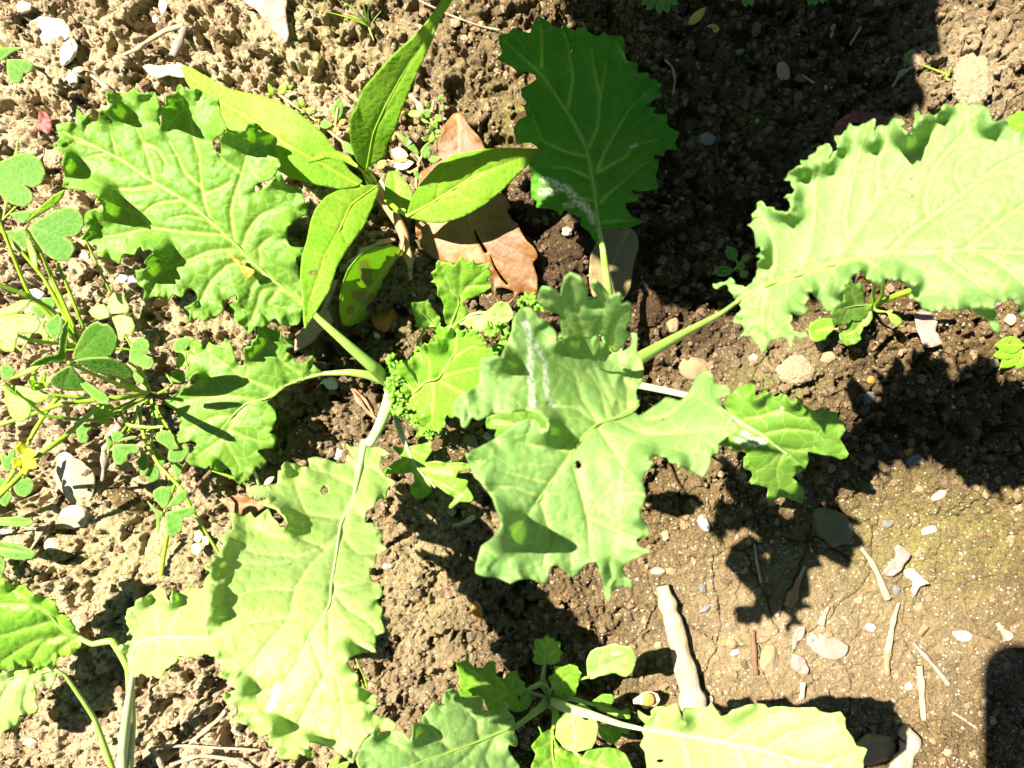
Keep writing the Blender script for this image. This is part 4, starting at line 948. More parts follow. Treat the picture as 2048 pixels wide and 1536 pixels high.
make_leaf('leaf', pc, TB, '625 1270 625 1250 650 1170 700 1080 800 970 900 905 1050 875 1200 865 1340 868 1415 875 1370 930 1280 1020 1190 1110 1080 1200 950 1270 830 1305 740 1300 680 1285',
          [(815, 432, .06), (900, 360, .09), (1000, 330, .10), (1080, 300, .08), (950, 420, .08)], mid='630 1265 800 1170 1000 1040 1200 960 1400 880', mat='persicaria', seed=73, browns=[('870 970', 3.5), ('750 1080', 4), ('970 975', 2.5)],
          veins=['800 1170 820 1050 880 960', '1000 1040 1040 940', '900 1110 1000 1170'], stalk=[(772, 398, .03), (795, 420, .05), (815, 432, .06)], sr=(6, 2), smat='stalk_lime', **pk)
make_leaf('leaf', pc, TB, '465 1090 400 1080 330 1100 230 1110 150 1150 90 1220 60 1300 40 1400 10 1500 0 1620 15 1750 30 1920 90 1830 170 1700 220 1560 290 1440 370 1330 430 1200',
          [(755, 372, .09), (700, 420, .14), (650, 520, .19), (612, 650, .21), (640, 400, .14), (700, 490, .17)], mid='450 1090 300 1200 240 1330 150 1500 60 1750 30 1900', mat='persicaria', seed=74, browns=[('75 1420', 3), ('80 1470', 3.5), ('60 1600 90 1590', 5), ('30 1750', 3)],
          veins=['300 1200 200 1150', '240 1330 130 1300', '150 1500 70 1480', '240 1330 280 1430'], stalk=[(752, 382, .03), (757, 374, .07), (754, 372, .09)], sr=(7, 2), smat='stalk_lime', **pk)
make_leaf('leaf', pc, None, [(800, 497), (785, 492), (750, 496), (720, 512), (697, 540), (684, 575), (680, 620), (686, 648), (700, 652), (730, 640), (765, 606), (790, 572), (808, 560), (818, 535), (812, 508)],
          [(800, 500, .02), (740, 570, .03), (690, 650, .02)], mid=[(802, 502), (745, 575), (692, 645)], mat='persicaria', seed=75, browns=[('730 530 735 560', 12), ('715 590 745 600', 15), ('700 620', 9)], stalk=[(800, 450, .01), (806, 480, .02), (803, 500, .02)], sr=(5, 2), smat='stalk_pink',
          ruffle=3, puff=2, step=3.6)
make_leaf('leaf', pc, None, [(775, 345), (790, 342), (810, 360), (825, 385), (822, 410), (805, 428), (780, 420), (770, 400), (770, 370)], [(795, 385, .035)], mid=[(800, 425), (795, 385), (788, 346)], mat='persicaria', seed=76, ruffle=3, puff=2, step=3.6,
          stalk=[(780, 410, .02), (800, 426, .035)], sr=(4, 2), smat='stalk_lime')
make_leaf('leaf', pc, None, [(716, 334), (700, 312), (675, 301), (645, 302), (615, 323), (630, 322), (655, 316), (690, 322)], [(700, 318, .12), (620, 322, .14)], mid=[(714, 330), (690, 312), (650, 308), (618, 322)], mat='persicaria', seed=77, ruffle=2, puff=1, step=3.4,
          stalk=[(742, 370, .06), (730, 348, .10), (715, 332, .12)], sr=(6, 2), smat='stalk_lime')
tube('stem', [(820, 560, .004), (818, 520, .008), (808, 470, .012), (790, 435, .016), (768, 405, .02), (752, 384, .03), (744, 366, .06)], 9, 11, M['stalk_pink'], pc, rough=.3, seed=3)
tube('side_shoot', [(744, 366, .05), (738, 352, .08), (736, 340, .10)], 12, 6, M['stalk_lime'], pc, rough=.1)

# =================================================================== small leaf helper
def ellipse_leaf(parent, base, tip, w, k0, k1_, mat, seed=0, notch=0.0, pointy=.5, name='leaf', fold=0.0, step=4.2, stalk=None, sr=(3, 1.5), smat='stalk_lime'):
    b, t = np.array(base, float), np.array(tip, float)
    d = t - b; L = np.linalg.norm(d); u = d / L; n = np.array([-u[1], u[0]])
    s = np.linspace(0, 1, 9); prof = np.sin(math.pi * s ** (.75 + pointy * .3)) ** (.8 + pointy * .2)
    if notch: prof = np.sin(math.pi * .5 * np.minimum(1, s * 1.15)) ** .9 * np.sqrt(np.clip(1 - s ** 6, 0, 1))
    up = [b + u * L * a + n * w * c for a, c in zip(s, prof)]
    dn = [b + u * L * a - n * w * c for a, c in zip(s, prof)][::-1]
    if notch:
        up = up[:-1]; dn = dn[1:]
        up += [b + u * L * 1.03 + n * w * .45]; dn = [b + u * L * 1.03 - n * w * .45] + dn
        pts = up + [b + u * L * (1 - notch)] + dn[:-1]
    else:
        pts = up + dn[1:-1]
    c = (b + t) / 2
    ctrl = [(b[0], b[1], k0), (t[0], t[1], k1_), (*(c + n * w), (k0 + k1_) / 2 + fold), (*(c - n * w), (k0 + k1_) / 2 + fold)]
    return make_leaf(name, parent, None, pts, ctrl, mid=[tuple(b), tuple(c), tuple(b + u * L * (.93 - notch))], mat=mat, ruffle=1.6, rw=10, wave=50, puff=1.2, groove=1.8, step=step, seed=seed, vw=2.4, thick=.00022, stalk=stalk, sr=sr, smat=smat, vein_level=.7)

# =================================================================== OXALIS
ox = empty('clover_like_weed', 302, 790, .004, 'sprawling clover-like weed along the left edge, heart leaflets on thin stalks and a yellow flower', 'clover')
def ox_leaf(pts3, r0, r1, mat='stalk_lime'):
    """a leaf stalk; its leaflets are its own parts"""
    return tube('leaf_stalk', pts3, r0, r1, M[mat], ox, seg=8, rough=.08, seed=int(pts3[-1][0]))
Z7 = (0, 600, 4.8); Z6 = (0, 380, 4.8); Z8 = (180, 800, 4.8); Z2 = (0, 0, 6.145); Z9 = (0, 880, 5.69)
_n = [100]
def flet(par, T, outline, kc, mat='oxalis', mid=None, slope=(0, 0), holes=(), vl=.5, ruffle=1.5):
    _n[0] += 1
    q = parse(outline, T); c = q.mean(0)
    ctrl = [(c[0], c[1], kc), (c[0] + 60, c[1], kc + slope[0]), (c[0], c[1] + 60, kc + slope[1]), (c[0] - 60, c[1], kc - slope[0])]
    return make_leaf('leaflet', par, T, outline, ctrl, mid=mid, mat=mat, ruffle=ruffle, rw=12, wave=60, puff=1.5, groove=1.5, step=4, seed=_n[0], vw=2.2, thick=.00022, vein_level=vl)
# the tall trifoliate leaf over the crown
s = ox_leaf([(300, 788, .01), (240, 770, .08), (180, 745, .13), (137, 725, .17)], 4, 4)
flet(s, Z7, '700 570 712 480 760 380 810 290 870 235 930 208 980 235 1030 235 1090 290 1125 360 1115 450 1080 520 1020 560 880 570 770 578', .19, mid='700 570 860 420 990 260', slope=(.01, -.03))
flet(s, Z7, '720 585 850 560 1030 555 1150 590 1240 650 1280 700 1265 750 1210 770 1120 740 1000 720 880 680 790 630', .18, slope=(0, -.05), mid='720 585 1000 640 1250 740')
flet(s, Z7, '690 645 650 640 560 690 490 750 485 800 540 840 640 870 740 872 830 860 800 780', .16, slope=(0, -.04), mid='685 650 640 760 600 850')
flet(s, Z7, '690 660 780 740 900 830 1000 890 1045 950 1030 985 960 990 880 930 800 850 735 760', .17, slope=(.02, .03))
flet(s, Z7, '628 590 500 600 380 630 290 632 340 590 430 545 540 520 570 470 572 380 600 270 650 200 655 260 640 400 632 520', .18, slope=(-.02, -.03))
# leaf at far left, heart pairs with striped shade
s = ox_leaf([(156, 680, .03), (110, 575, .06), (80, 500, .10), (50, 455, .13)], 3.6, 3)
flet(s, Z6, '280 350 400 270 520 200 640 165 740 190 795 260 800 330 770 400 710 445 640 450 620 462 650 470 690 500 710 580 660 670 580 685 500 660 430 610 370 530 310 440', .14, mid='280 350 450 400 610 460')
flet(s, Z6, '250 310 330 220 420 130 520 50 620 0 610 60 530 150 420 220 320 280', .14, mat='oxalis_lime', slope=(0, -.03))
flet(s, Z6, '225 320 150 280 90 230 200 200 330 200 300 250', .12)
flet(s, Z6, '240 390 150 388 50 392 90 450 180 530 250 580 280 530 260 450', .12)
flet(s, Z6, '240 400 300 500 350 620 360 760 310 720 270 600', .12, mat='oxalis_lime')
s = ox_leaf([(160, 690, .03), (60, 590, .06), (10, 470, .09), (-40, 350, .11)], 4, 3.5)
flet(s, TA, '-60 960 0 945 100 900 170 893 235 935 265 1010 240 1070 190 1097 140 1082 165 1100 188 1130 190 1175 140 1212 60 1190 0 1140 -60 1080', .12)
s = ox_leaf([(-60, 60, .01), (0, 90, .04), (12, 112, .05)], 3, 2.5)
flet(s, Z2, '85 735 200 725 330 735 405 790 395 850 340 900 285 898 275 960 240 1010 160 1015 110 970 85 880', .06, mid='85 735 180 820 280 895')
flet(s, Z2, '-40 600 130 575 250 580 320 575 240 610 130 650 80 700 20 740 -40 760', .06)
# the neat low leaf in the open
s = ox_leaf([(302, 792, .006), (330, 880, .02), (352, 960, .04), (329, 1022, .10)], 3.5, 2.6)
flet(s, Z8, '700 1045 650 990 600 920 610 870 680 830 750 840 778 890 760 960 735 1020', .11, mid='710 1045 670 920 680 850')
flet(s, Z8, '730 1040 780 960 850 880 910 860 940 890 930 940 880 980 800 1022', .11)
flet(s, Z8, '740 1075 850 1050 960 1020 1010 1030 1010 1080 950 1120 890 1130 890 1180 870 1260 800 1310 740 1290 722 1180 722 1090', .11, mid='730 1070 810 1110 880 1130')
flet(s, Z8, '700 1075 640 1050 545 968 600 1060 640 1110 635 1200 655 1280 670 1180 692 1110', .10)
s = ox_leaf([(300, 792, .006), (270, 830, .03), (226, 888, .07)], 3, 2.4)
flet(s, Z8, '225 410 205 360 205 300 270 300 330 340 300 370 250 395', .08)
flet(s, Z8, '240 410 300 370 400 345 455 350 440 370 340 390', .08)
flet(s, Z8, '235 425 330 425 430 425 475 460 450 505 370 515 355 530 355 580 300 625 240 610 215 540 218 450', .08, mid='230 430 290 480 350 530')
flet(s, Z8, '212 412 180 360 152 320 150 350 160 430 170 560 190 480', .07)
s = ox_leaf([(304, 795, .006), (320, 830, .02), (345, 872, .05)], 3, 2.4)
flet(s, Z8, '720 290 650 310 625 360 650 400 700 430 740 460 760 480 850 470 820 400 800 330', .055)
flet(s, Z8, '760 480 860 440 950 450 940 520 880 590 800 600 745 570', .05)
flet(s, Z8, '730 560 650 500 620 460 600 520 650 600 690 640', .05)
s = ox_leaf([(303, 795, .006), (305, 850, .02), (302, 905, .05)], 3, 2.4)
flet(s, Z8, '560 590 540 520 490 478 480 540 440 600 480 650 480 720 530 720 560 660', .055)
flet(s, Z8, '600 610 650 630 670 700 650 760 600 790 550 780 530 740 560 680', .05)
flet(s, Z8, '790 590 830 600 885 620 880 690 850 740 870 820 830 780 800 700', .04)
flet(s, Z8, '770 760 840 800 820 880 770 890 740 830', .03)
s = ox_leaf([(302, 788, .006), (285, 745, .03), (258, 725, .06)], 3, 2.4)
flet(s, Z7, '1240 590 1245 500 1270 400 1350 355 1420 390 1435 450 1405 530 1460 550 1480 610 1440 660 1390 665 1310 620', .07, mid='1240 590 1330 560 1405 535')
flet(s, Z7, '1240 620 1280 660 1380 760 1370 800 1310 790 1270 720', .06)
# low pale leaf
s = ox_leaf([(300, 785, .006), (262, 690, .015), (222, 632, .03)], 3, 2.4)
for o_ in ('1060 130 1040 60 1040 0 1090 -70 1180 -60 1200 0 1240 60 1230 120 1150 130', '1075 170 1160 140 1260 170 1295 250 1270 320 1200 330 1180 400 1140 380 1120 290', '1050 160 960 190 900 170 850 110 900 60 990 40 1040 90'):
    flet(s, Z7, o_, .035, mat='kale_pale', vl=.3)
tube('leaf_stalk', [(222, 586, .03), (195, 530, .05), (172, 480, .07), (150, 460, .08)], 2.6, 2.4, M['stalk_lime'], ox, seg=8)
s = ox_leaf([(150, 690, .03), (60, 680, .10), (-30, 640, .14)], 4, 3)
flet(s, Z7, '-60 180 100 140 260 135 360 170 390 220 350 300 270 330 180 320 150 420 130 490 60 500 0 470 -60 380', .15, mat='oxalis_lime')
flet(s, Z7, '-60 120 0 100 100 50 200 0 290 0 250 70 150 130 0 160', .14, mat='oxalis_lime')
s = ox_leaf([(300, 790, .006), (200, 840, .06), (90, 830, .10), (8, 765, .14)], 4, 3)
flet(s, Z7, '40 830 130 900 240 960 300 1030 290 1110 220 1170 150 1170 90 1090 50 960', .14, mat='oxalis_lime')
flet(s, Z7, '50 820 200 825 340 850 450 890 475 930 400 980 300 1010 220 940 120 870', .13, mat='oxalis_lime')
flet(s, Z7, '20 770 0 640 70 610 150 690 90 760', .13)
flet(s, Z7, '60 770 200 690 300 640 430 620 330 680 200 740', .13, mat='oxalis_lime')
s = ox_leaf([(140, 690, .03), (110, 650, .06), (86, 642, .07)], 3, 2.4)
flet(s, Z7, '430 230 500 170 560 130 600 200 590 270 570 340 540 390 480 350 440 290', .075)
flet(s, Z7, '390 240 440 280 470 380 450 405 410 370', .07, mat='oxalis_lime')
flet(s, Z6, '395 1060 430 1030 500 1040 530 1100 500 1140 440 1110', .05)
flet(s, Z6, '300 1110 400 1120 440 1190 400 1230 330 1200', .05)
s = ox_leaf([(270, 800, .01), (215, 825, .05), (188, 842, .06)], 3, 2.4)
flet(s, Z7, '740 1300 730 1240 800 1190 870 1190 880 1230 830 1270 850 1320 830 1370 780 1375 745 1350', .06)
flet(s, Z7, '960 1020 1060 1000 1100 1040 1080 1080 1050 1100 1055 1150 1010 1195 940 1190 900 1130 895 1090', .06, mat='oxalis_lime')
flet(s, Z7, '690 980 760 930 840 930 900 970 840 1000 700 1005', .06, mat='oxalis_lime')
# left edge, lower
s = ox_leaf([(30, 940, .06), (-10, 1000, .05), (-60, 1060, .02)], 5, 4)
flet(s, Z9, '90 370 40 330 5 230 10 160 60 165 85 190 110 120 170 95 165 180 130 290', .06)
flet(s, Z9, '150 480 300 425 360 450 385 520 350 600 280 650 200 630 160 570', .05)
flet(s, Z9, '-40 420 60 450 50 520 -40 600', .05)
flet(s, Z9, '-30 680 100 580 140 640 70 760 20 740', .05)
s = ox_leaf([(300, 790, .006), (260, 700, .05), (130, 700, .08)], 2.6, 2)
s = ox_leaf([(300, 795, .006), (345, 770, .02), (330, 745, .02)], 2.4, 2)
flet(s, T6, '130 380 140 300 180 250 215 260 220 330 235 380', .03, mat='oxalis_lime')
flet(s, T6, '80 450 130 400 190 440 210 490 160 515 100 500', .03)
flet(s, T6, '110 200 150 150 230 140 290 150 240 200 220 230 160 270 120 260', .02)
# long bare stalks
for pts3, r0, r1 in [([(302, 784, .012), (240, 795, .05), (125, 808, .08), (60, 830, .09), (-30, 860, .10)], 5, 4), ([(217, 797, .06), (172, 835, .08), (125, 877, .10), (78, 912, .12), (-30, 1020, .10)], 5, 5),
                     ([(160, 690, .03), (90, 560, .06), (22, 480, .08), (-20, 440, .09)], 4, 3.4), ([(164, 690, .03), (116, 580, .06), (82, 505, .09)], 4, 3), ([(168, 660, .03), (142, 590, .05), (114, 525, .07)], 4, 3.4),
                     ([(158, 690, .03), (105, 622, .07), (52, 590, .10), (-30, 560, .13)], 5, 5), ([(130, 700, .05), (70, 660, .05), (44, 700, .05), (30, 690, .04)], 2.5, 2), ([(120, 790, .05), (96, 820, .06), (70, 860, .05), (55, 890, .06)], 5, 4),
                     ([(236, 806, .02), (243, 830, .04), (258, 850, .05), (300, 855, .05), (328, 853, .05)], 4, 3), ([(276, 812, .02), (268, 845, .04), (250, 870, .05)], 3, 2.6), ([(278, 822, .02), (290, 880, .05), (318, 930, .07), (365, 980, .07), (388, 1025, .06), (437, 1105, .04)], 4, 3),
                     ([(300, 790, .01), (210, 800, .03), (100, 790, .06), (20, 810, .08)], 3.5, 3), ([(425, 940, .04), (465, 955, .035), (500, 965, .03)], 3, 3), ([(302, 782, .01), (280, 760, .03), (250, 740, .04)], 2.6, 2), ([(296, 790, .01), (260, 768, .03), (225, 750, .04)], 3, 2),
                     ([(335, 1070, .02), (328, 1110, .008), (322, 1150, .004)], 4, 4.5)]:
    tube('runner', pts3, r0, r1, M['stalk_lime'], ox, seg=8, rough=.1, seed=int(pts3[0][0]))
tube('runner', [(422, 942, .04), (400, 965, .02), (378, 993, .008)], 4, 3, M['twig'], ox, seg=8)
tube('root_crown', [(255, 788, .02), (285, 790, .014), (310, 788, .012), (325, 800, .006)], 7, 12, M['twig'], ox, seg=10, rough=.5)
fl = tube('flower', [(48, 955, .06), (50, 930, .09), (46, 912, .11)], 4, 6, M['stalk_lime'], ox, seg=8)
for a, b, w in (((45, 915), (72, 935), 13), ((45, 912), (70, 905), 12), ((42, 915), (50, 948), 13), ((40, 915), (28, 935), 11), ((44, 908), (40, 885), 12)):
    _n[0] += 1
    pe = ellipse_leaf(fl, a, b, w, .11, .13, 'yellow', seed=_n[0], name='petal', step=3.6)
    pe.data.materials[0] = M['flower']
bd = tube('bud', [(70, 740, .11), (66, 762, .13), (76, 775, .14)], 4, 7, M['stalk_lime'], ox, seg=8)
for a, b in (((75, 775), (58, 760)), ((82, 775), (90, 742)), ((86, 775), (98, 765)), ((80, 778), (62, 775))):
    _n[0] += 1; ellipse_leaf(bd, a, b, 6, .13, .15, 'oxalis_lime', seed=_n[0], name='sepal', step=3.6)

# weed with narrow leaves at the left edge
w1 = empty('narrow_leaved_weed', -60, 1080, .01, 'blue-green weed with two long pointed leaves reaching in at the left edge', 'weed')
make_leaf('leaf', w1, Z9, '-150 900 -20 885 200 875 330 900 385 940 300 985 150 985 -20 975 -150 960', [(0, 1045, .05)], mid='-150 930 100 930 370 942', mat='oxalis', ruffle=2, puff=1, seed=202, step=4, stalk=[(-60, 1080, .01), (-30, 1046, .05)], sr=(4, 2))
make_leaf('leaf', w1, Z9, '-150 1180 -20 1155 150 1180 300 1230 415 1290 360 1350 230 1365 100 1350 -20 1300 -150 1260', [(0, 1100, .05)], mid='-150 1220 100 1250 400 1300', mat='oxalis', ruffle=2, puff=1, seed=203, step=4, stalk=[(-60, 1080, .01), (-30, 1096, .05)], sr=(4, 2))
make_leaf('leaf', w1, Z9, '-150 1290 0 1310 60 1400 40 1500 -60 1560 -150 1500', [(0, 1130, .03)], mid='-150 1350 40 1450', mat='oxalis', ruffle=2, puff=1, seed=204, step=4)

# =================================================================== small seedling under the right leaf
k5 = empty('kale_seedling', 1745, 612, .006, 'small seedling half hidden below the big right leaf, with three little toothed leaves', 'seedling')
Z5 = (1600, 520, 4.5714)
make_leaf('leaf', k5, Z5, '650 410 600 395 590 330 580 280 570 230 545 205 520 230 500 220 440 185 430 190 450 240 420 245 330 260 330 290 360 300 340 330 400 310 400 380 330 400 290 480 310 520 320 570 340 600 380 590 440 590 480 560 470 540 500 560 560 560 600 540 640 510 665 470', [(1740, 608, .03), (1700, 590, .06), (1690, 640, .05)],
          mid='645 415 500 420 350 460', veins=['520 420 480 300 460 220', '450 430 400 540'], mat='kale', ruffle=6, wave=40, rw=24, seed=211, step=3.4, stalk=[(1745, 612, .01), (1742, 610, .03)], sr=(4, 2))
make_leaf('leaf', k5, Z5, '660 470 665 530 640 570 610 600 580 610 570 650 550 690 560 720 520 760 470 775 430 785 400 760 370 720 360 680 380 650 420 620 450 590 500 570 600 540', [(1710, 650, .035)], mid='640 500 520 640 400 690', veins=['560 600 540 680'], mat='kale', ruffle=6, wave=36, rw=20, seed=212, step=3.4,
          stalk=[(1745, 612, .01), (1738, 630, .03)], sr=(4, 2))
make_leaf('leaf', k5, Z5, '315 625 300 570 300 540 270 530 180 535 110 570 80 620 85 680 110 730 150 748 200 735 240 725 250 690 300 645', [(1645, 655, .03)], mid='315 625 230 630 130 650', mat='kale_young', ruffle=3, rw=16, seed=213, step=3.6, stalk=[(1690, 660, .02), (1670, 658, .03)], sr=(3, 2))
make_leaf('leaf', k5, Z5, '790 475 830 450 855 455 850 475 830 485 870 500 920 530 935 560 920 590 890 595 840 570 820 530 815 500', [(1790, 637, .045)], mid='790 480 830 490 900 560', mat='kale_young', ruffle=3, rw=14, seed=214, step=3.2, stalk=[(1745, 616, .01), (1755, 622, .03), (1776, 624, .045)], sr=(4, 2))
for pts3, r in (([(1743, 612, .008), (1746, 590, .03), (1752, 570, .06), (1735, 555, .08)], 5), ([(1750, 612, .01), (1764, 590, .05), (1766, 565, .08), (1758, 540, .10)], 5), ([(1742, 615, .006), (1760, 605, .02), (1790, 592, .05), (1830, 578, .08), (1900, 560, .10)], 7)):
    tube('stalk', pts3, r, r * .75, M['stalk_lime'], k5, seg=8, rough=.1)

# other seedlings
def seedling(x, y, label, leaves, cat='seedling', mat='oxalis', name='seedling'):
    e = empty(name, x, y, sh(x, y) / HU, label, cat)
    g = sh(x, y) / HU
    tube('stem', [(x, y, g - .004), (x, y, g + .01), (x + 1, y, g + .014)], 2.6, 2.2, M['stalk_lime'], e, seg=7)
    for i, l in enumerate(leaves):
        bx, by, tx, ty, w = l[:5]; mt = l[5] if len(l) > 5 else mat; nt_ = l[6] if len(l) > 6 else 0
        ellipse_leaf(e, (bx, by), (tx, ty), w, g + .016, g + .02, mt, seed=int(x + i * 7), notch=nt_, step=4, stalk=[(x, y, g + .012), (bx, by, g + .016)], sr=(2.2, 1.2))
    return e
seedling(1478, 530, 'dim green seedling in the shade left of the big right leaf', [(1472, 520, 1455, 492, 12), (1468, 540, 1425, 545, 11), (1482, 522, 1500, 512, 7), (1484, 540, 1492, 556, 9), (1474, 528, 1490, 535, 8)])
seedling(1322, -20, 'clover-like seedling touching the top edge right of the dark leaf', [(1318, -12, 1288, 14, 15, 'oxalis', .2), (1324, -10, 1328, 26, 17, 'oxalis', .2), (1330, -14, 1360, 2, 15, 'oxalis', .2)])
seedling(1490, -25, 'green leaflets at the top edge, second seedling from the dark leaf', [(1485, -20, 1462, 0, 9, 'yellow'), (1492, -18, 1498, 12, 13, 'oxalis', .2)])
seedling(1632, -25, 'two round green leaflets at the top edge, rightmost seedling there', [(1630, -18, 1624, 10, 12, 'oxalis', .15), (1636, -18, 1650, 4, 9, 'oxalis', .15)])
seedling(1668, 50, 'tiny two-leaved sprout alone in the dark shaded soil, upper right', [(1667, 50, 1663, 60, 3.5), (1666, 62, 1662, 76, 4)])
seedling(2056, 700, 'curled shiny green seedling at the right edge, half in shade', [(2050, 690, 1990, 690, 18, 'persicaria'), (2048, 700, 1985, 712, 14, 'persicaria'), (2044, 702, 2000, 736, 15, 'persicaria'), (2048, 704, 2036, 738, 15, 'persicaria')])
seedling(2075, 245, 'light green leaf peeping in at the right edge above the big leaf', [(2070, 260, 2012, 240, 30, 'kale_young')])
seedling(1897, 150, 'tiny dark sprig beside the pale clod near the upper right corner', [(1893, 152, 1884, 146, 3), (1898, 150, 1902, 132, 3), (1890, 156, 1900, 160, 3), (1812, 118, 1822, 98, 4)])
seedling(30, 415, 'thin lime blade at the left edge beneath the round clover leaflet', [(5, 440, 38, 272, 5, 'oxalis_lime')])
seedling(690, 1560, 'bright green leaf tip at the bottom edge beside the big pale leaf', [(660, 1556, 700, 1522, 10, 'kale_young'), (655, 1550, 680, 1510, 8, 'kale_young')])
sp = seedling(722, 1362, 'hair-thin green sprout on the soil right of the big pale leaf', [(725, 1370, 728, 1378, 3)])
tube('shoot', [(735, 1376, .012), (727, 1350, .02), (717, 1330, .03), (712, 1316, .035)], 2, 2.4, M['stalk_lime'], sp, seg=6)
w2 = seedling(418, 1080, 'pale cream sprout cluster at the left side of the big pale leaf', [(392, 1070, 398, 1085, 8, 'cream'), (396, 1085, 390, 1110, 11, 'cream'), (400, 1088, 418, 1075, 10, 'cream'), (398, 1060, 396, 1078, 9, 'cream')])

# grass tuft, top
gt = empty('grass_tuft', 738, 52, .01, 'wispy green grass tuft at the top edge left of the tallest lime leaf', 'grass')
for i, (x, y, kk) in enumerate([(700, 8, .05), (655, 24, .03), (722, -8, .05), (762, 22, .04), (748, 82, .01), (690, 28, .02), (740, 0, .07), (728, 20, .05), (715, 34, .03), (684, 2, .04)]):
    mx, my = (738 + x) / 2 + 4 * math.sin(i * 3), (52 + y) / 2 - 3
    tube('blade', [(738, 52, .008), (mx, my, kk * .8), (x, y, kk)], 2.6, .5, M['stalk_lime'] if i % 3 else M['stalk'], gt, seg=6, flat=.4)

# yellowing matted weed round the persicaria
mw = empty('matted_weed', 700, 300, .01, 'low yellowing small-leaved weed matted round the smooth-leaved lime weed', 'weed')
Zc = (520, 140, 4.876)
lv = [(190, 240, 250, 130, 40, 'oxalis_lime'), (130, 250, 80, 130, 26, 'oxalis_lime'), (150, 230, 70, 240, 20, 'oxalis_lime'), (250, 200, 320, 145, 20, 'oxalis'), (400, 380, 330, 290, 20, 'oxalis'), (400, 370, 420, 290, 24, 'oxalis_lime'), (430, 390, 550, 380, 24, 'oxalis_lime'), (400, 390, 430, 410, 22, 'oxalis'), (480, 450, 500, 400, 20, 'oxalis'),
      (745, 500, 775, 268, 52, 'oxalis'), (770, 530, 835, 480, 26, 'yellow'), (570, 530, 710, 530, 42, 'oxalis'), (600, 490, 530, 500, 20, 'yellow'), (720, 620, 760, 560, 34, 'yellow'), (740, 640, 790, 600, 20, 'cream'), (700, 590, 740, 510, 26, 'yellow'), (850, 620, 870, 560, 24, 'yellow'), (800, 690, 930, 830, 40, 'oxalis'),
      (1440, 430, 1590, 425, 38, 'oxalis_lime'), (1600, 470, 1650, 380, 44, 'oxalis'), (1650, 380, 1620, 300, 24, 'oxalis'), (1740, 300, 1790, 240, 30, 'oxalis'), (1790, 330, 1770, 400, 20, 'oxalis'), (1710, 430, 1760, 500, 32, 'oxalis'), (1720, 580, 1705, 480, 26, 'oxalis_lime'), (1690, 600, 1660, 530, 30, 'oxalis'), (1640, 640, 1640, 580, 22, 'oxalis'),
      (1700, 600, 1770, 600, 22, 'oxalis'), (1660, 720, 1690, 610, 30, 'oxalis_lime'), (1660, 690, 1570, 660, 24, 'oxalis'), (1720, 680, 1750, 630, 24, 'oxalis'), (1580, 860, 1650, 700, 40, 'oxalis'), (1560, 830, 1340, 610, 34, 'oxalis'), (1600, 860, 1660, 800, 26, 'oxalis'), (1640, 880, 1760, 860, 34, 'oxalis'), (1560, 470, 1650, 520, 16, 'oxalis'),
      (1560, 1080, 1500, 960, 26, 'oxalis'), (1280, 780, 1450, 840, 50, 'cream'), (1300, 940, 1500, 900, 52, 'cream'), (1290, 830, 1440, 880, 46, 'yellow'), (1140, 960, 1230, 880, 40, 'yellow'), (1180, 1230, 1180, 1060, 44, 'cream'), (1400, 720, 1480, 700, 24, 'cream'), (1420, 440, 1390, 400, 26, 'yellow'), (1300, 700, 1310, 620, 20, 'yellow')]
for i, (a, b, c, d, w, mt) in enumerate(lv):
    p0 = (a / 4.876 + 520, b / 4.876 + 140); p1 = (c / 4.876 + 520, d / 4.876 + 140)
    g = max(sh(*p0), sh(*p1), 0) / HU
    ellipse_leaf(mw, p0, p1, w / 4.876, g + .008, g + .014, mt, seed=300 + i, step=4)
for pts in ([(560, 190), (590, 212), (620, 232), (650, 255), (680, 280), (720, 310)], [(868, 200), (862, 230), (866, 262), (850, 300), (835, 330)], [(790, 265), (820, 290), (840, 320)], [(840, 330), (820, 345), (800, 330), (775, 320)], [(668, 260), (672, 240), (676, 215)], [(835, 335), (832, 370), (836, 395)]):
    tube('runner', [(a, b, max(sh(a, b), 0) / HU + .006) for a, b in pts], 3.2, 2.4, M['stalk_pink'], mw, seg=7, rough=.2)

# =================================================================== stones
def stone(x, y, rx, ry, rot, mat, label, h=.6, cat='stone', facets=7, seed=0, sink=.35, name='stone', sub=3, k=None, rough=.12, group=None):
    v, f = ICO[sub]; v = v.copy(); r = np.random.default_rng(seed + int(x * 3 + y))
    for _ in range(facets):
        n = r.normal(size=3); n /= np.linalg.norm(n); c = r.uniform(.62, .86)
        d = v @ n; v = v - np.outer(np.maximum(d - c, 0) * .9, n)
    v = v * (1 + rough * 3 * noise3(v, 2.2, seed + 7) + rough * noise3(v, 7, seed + 17))[:, None]
    v = v / np.abs(v[:, :2]).max(0).repeat(1).tolist()[0] if False else v
    ext = np.abs(v).max(0); v = v / ext
    a = math.radians(rot); ca, sa = math.cos(a), math.sin(a)
    vx = v[:, 0] * rx; vy = v[:, 1] * ry; hh = h * min(rx, ry)
    px = x + vx * ca - vy * sa; py = y + vx * sa + vy * ca
    base = (sh(x, y) if k is None else k * HU) + hh * (1 - 2 * sink)
    W = P(px, py, (base + v[:, 2] * hh) / HU)
    ob = link_mesh(name, W, f, M[mat], smooth=True)
    return tag(ob, label, cat, group)
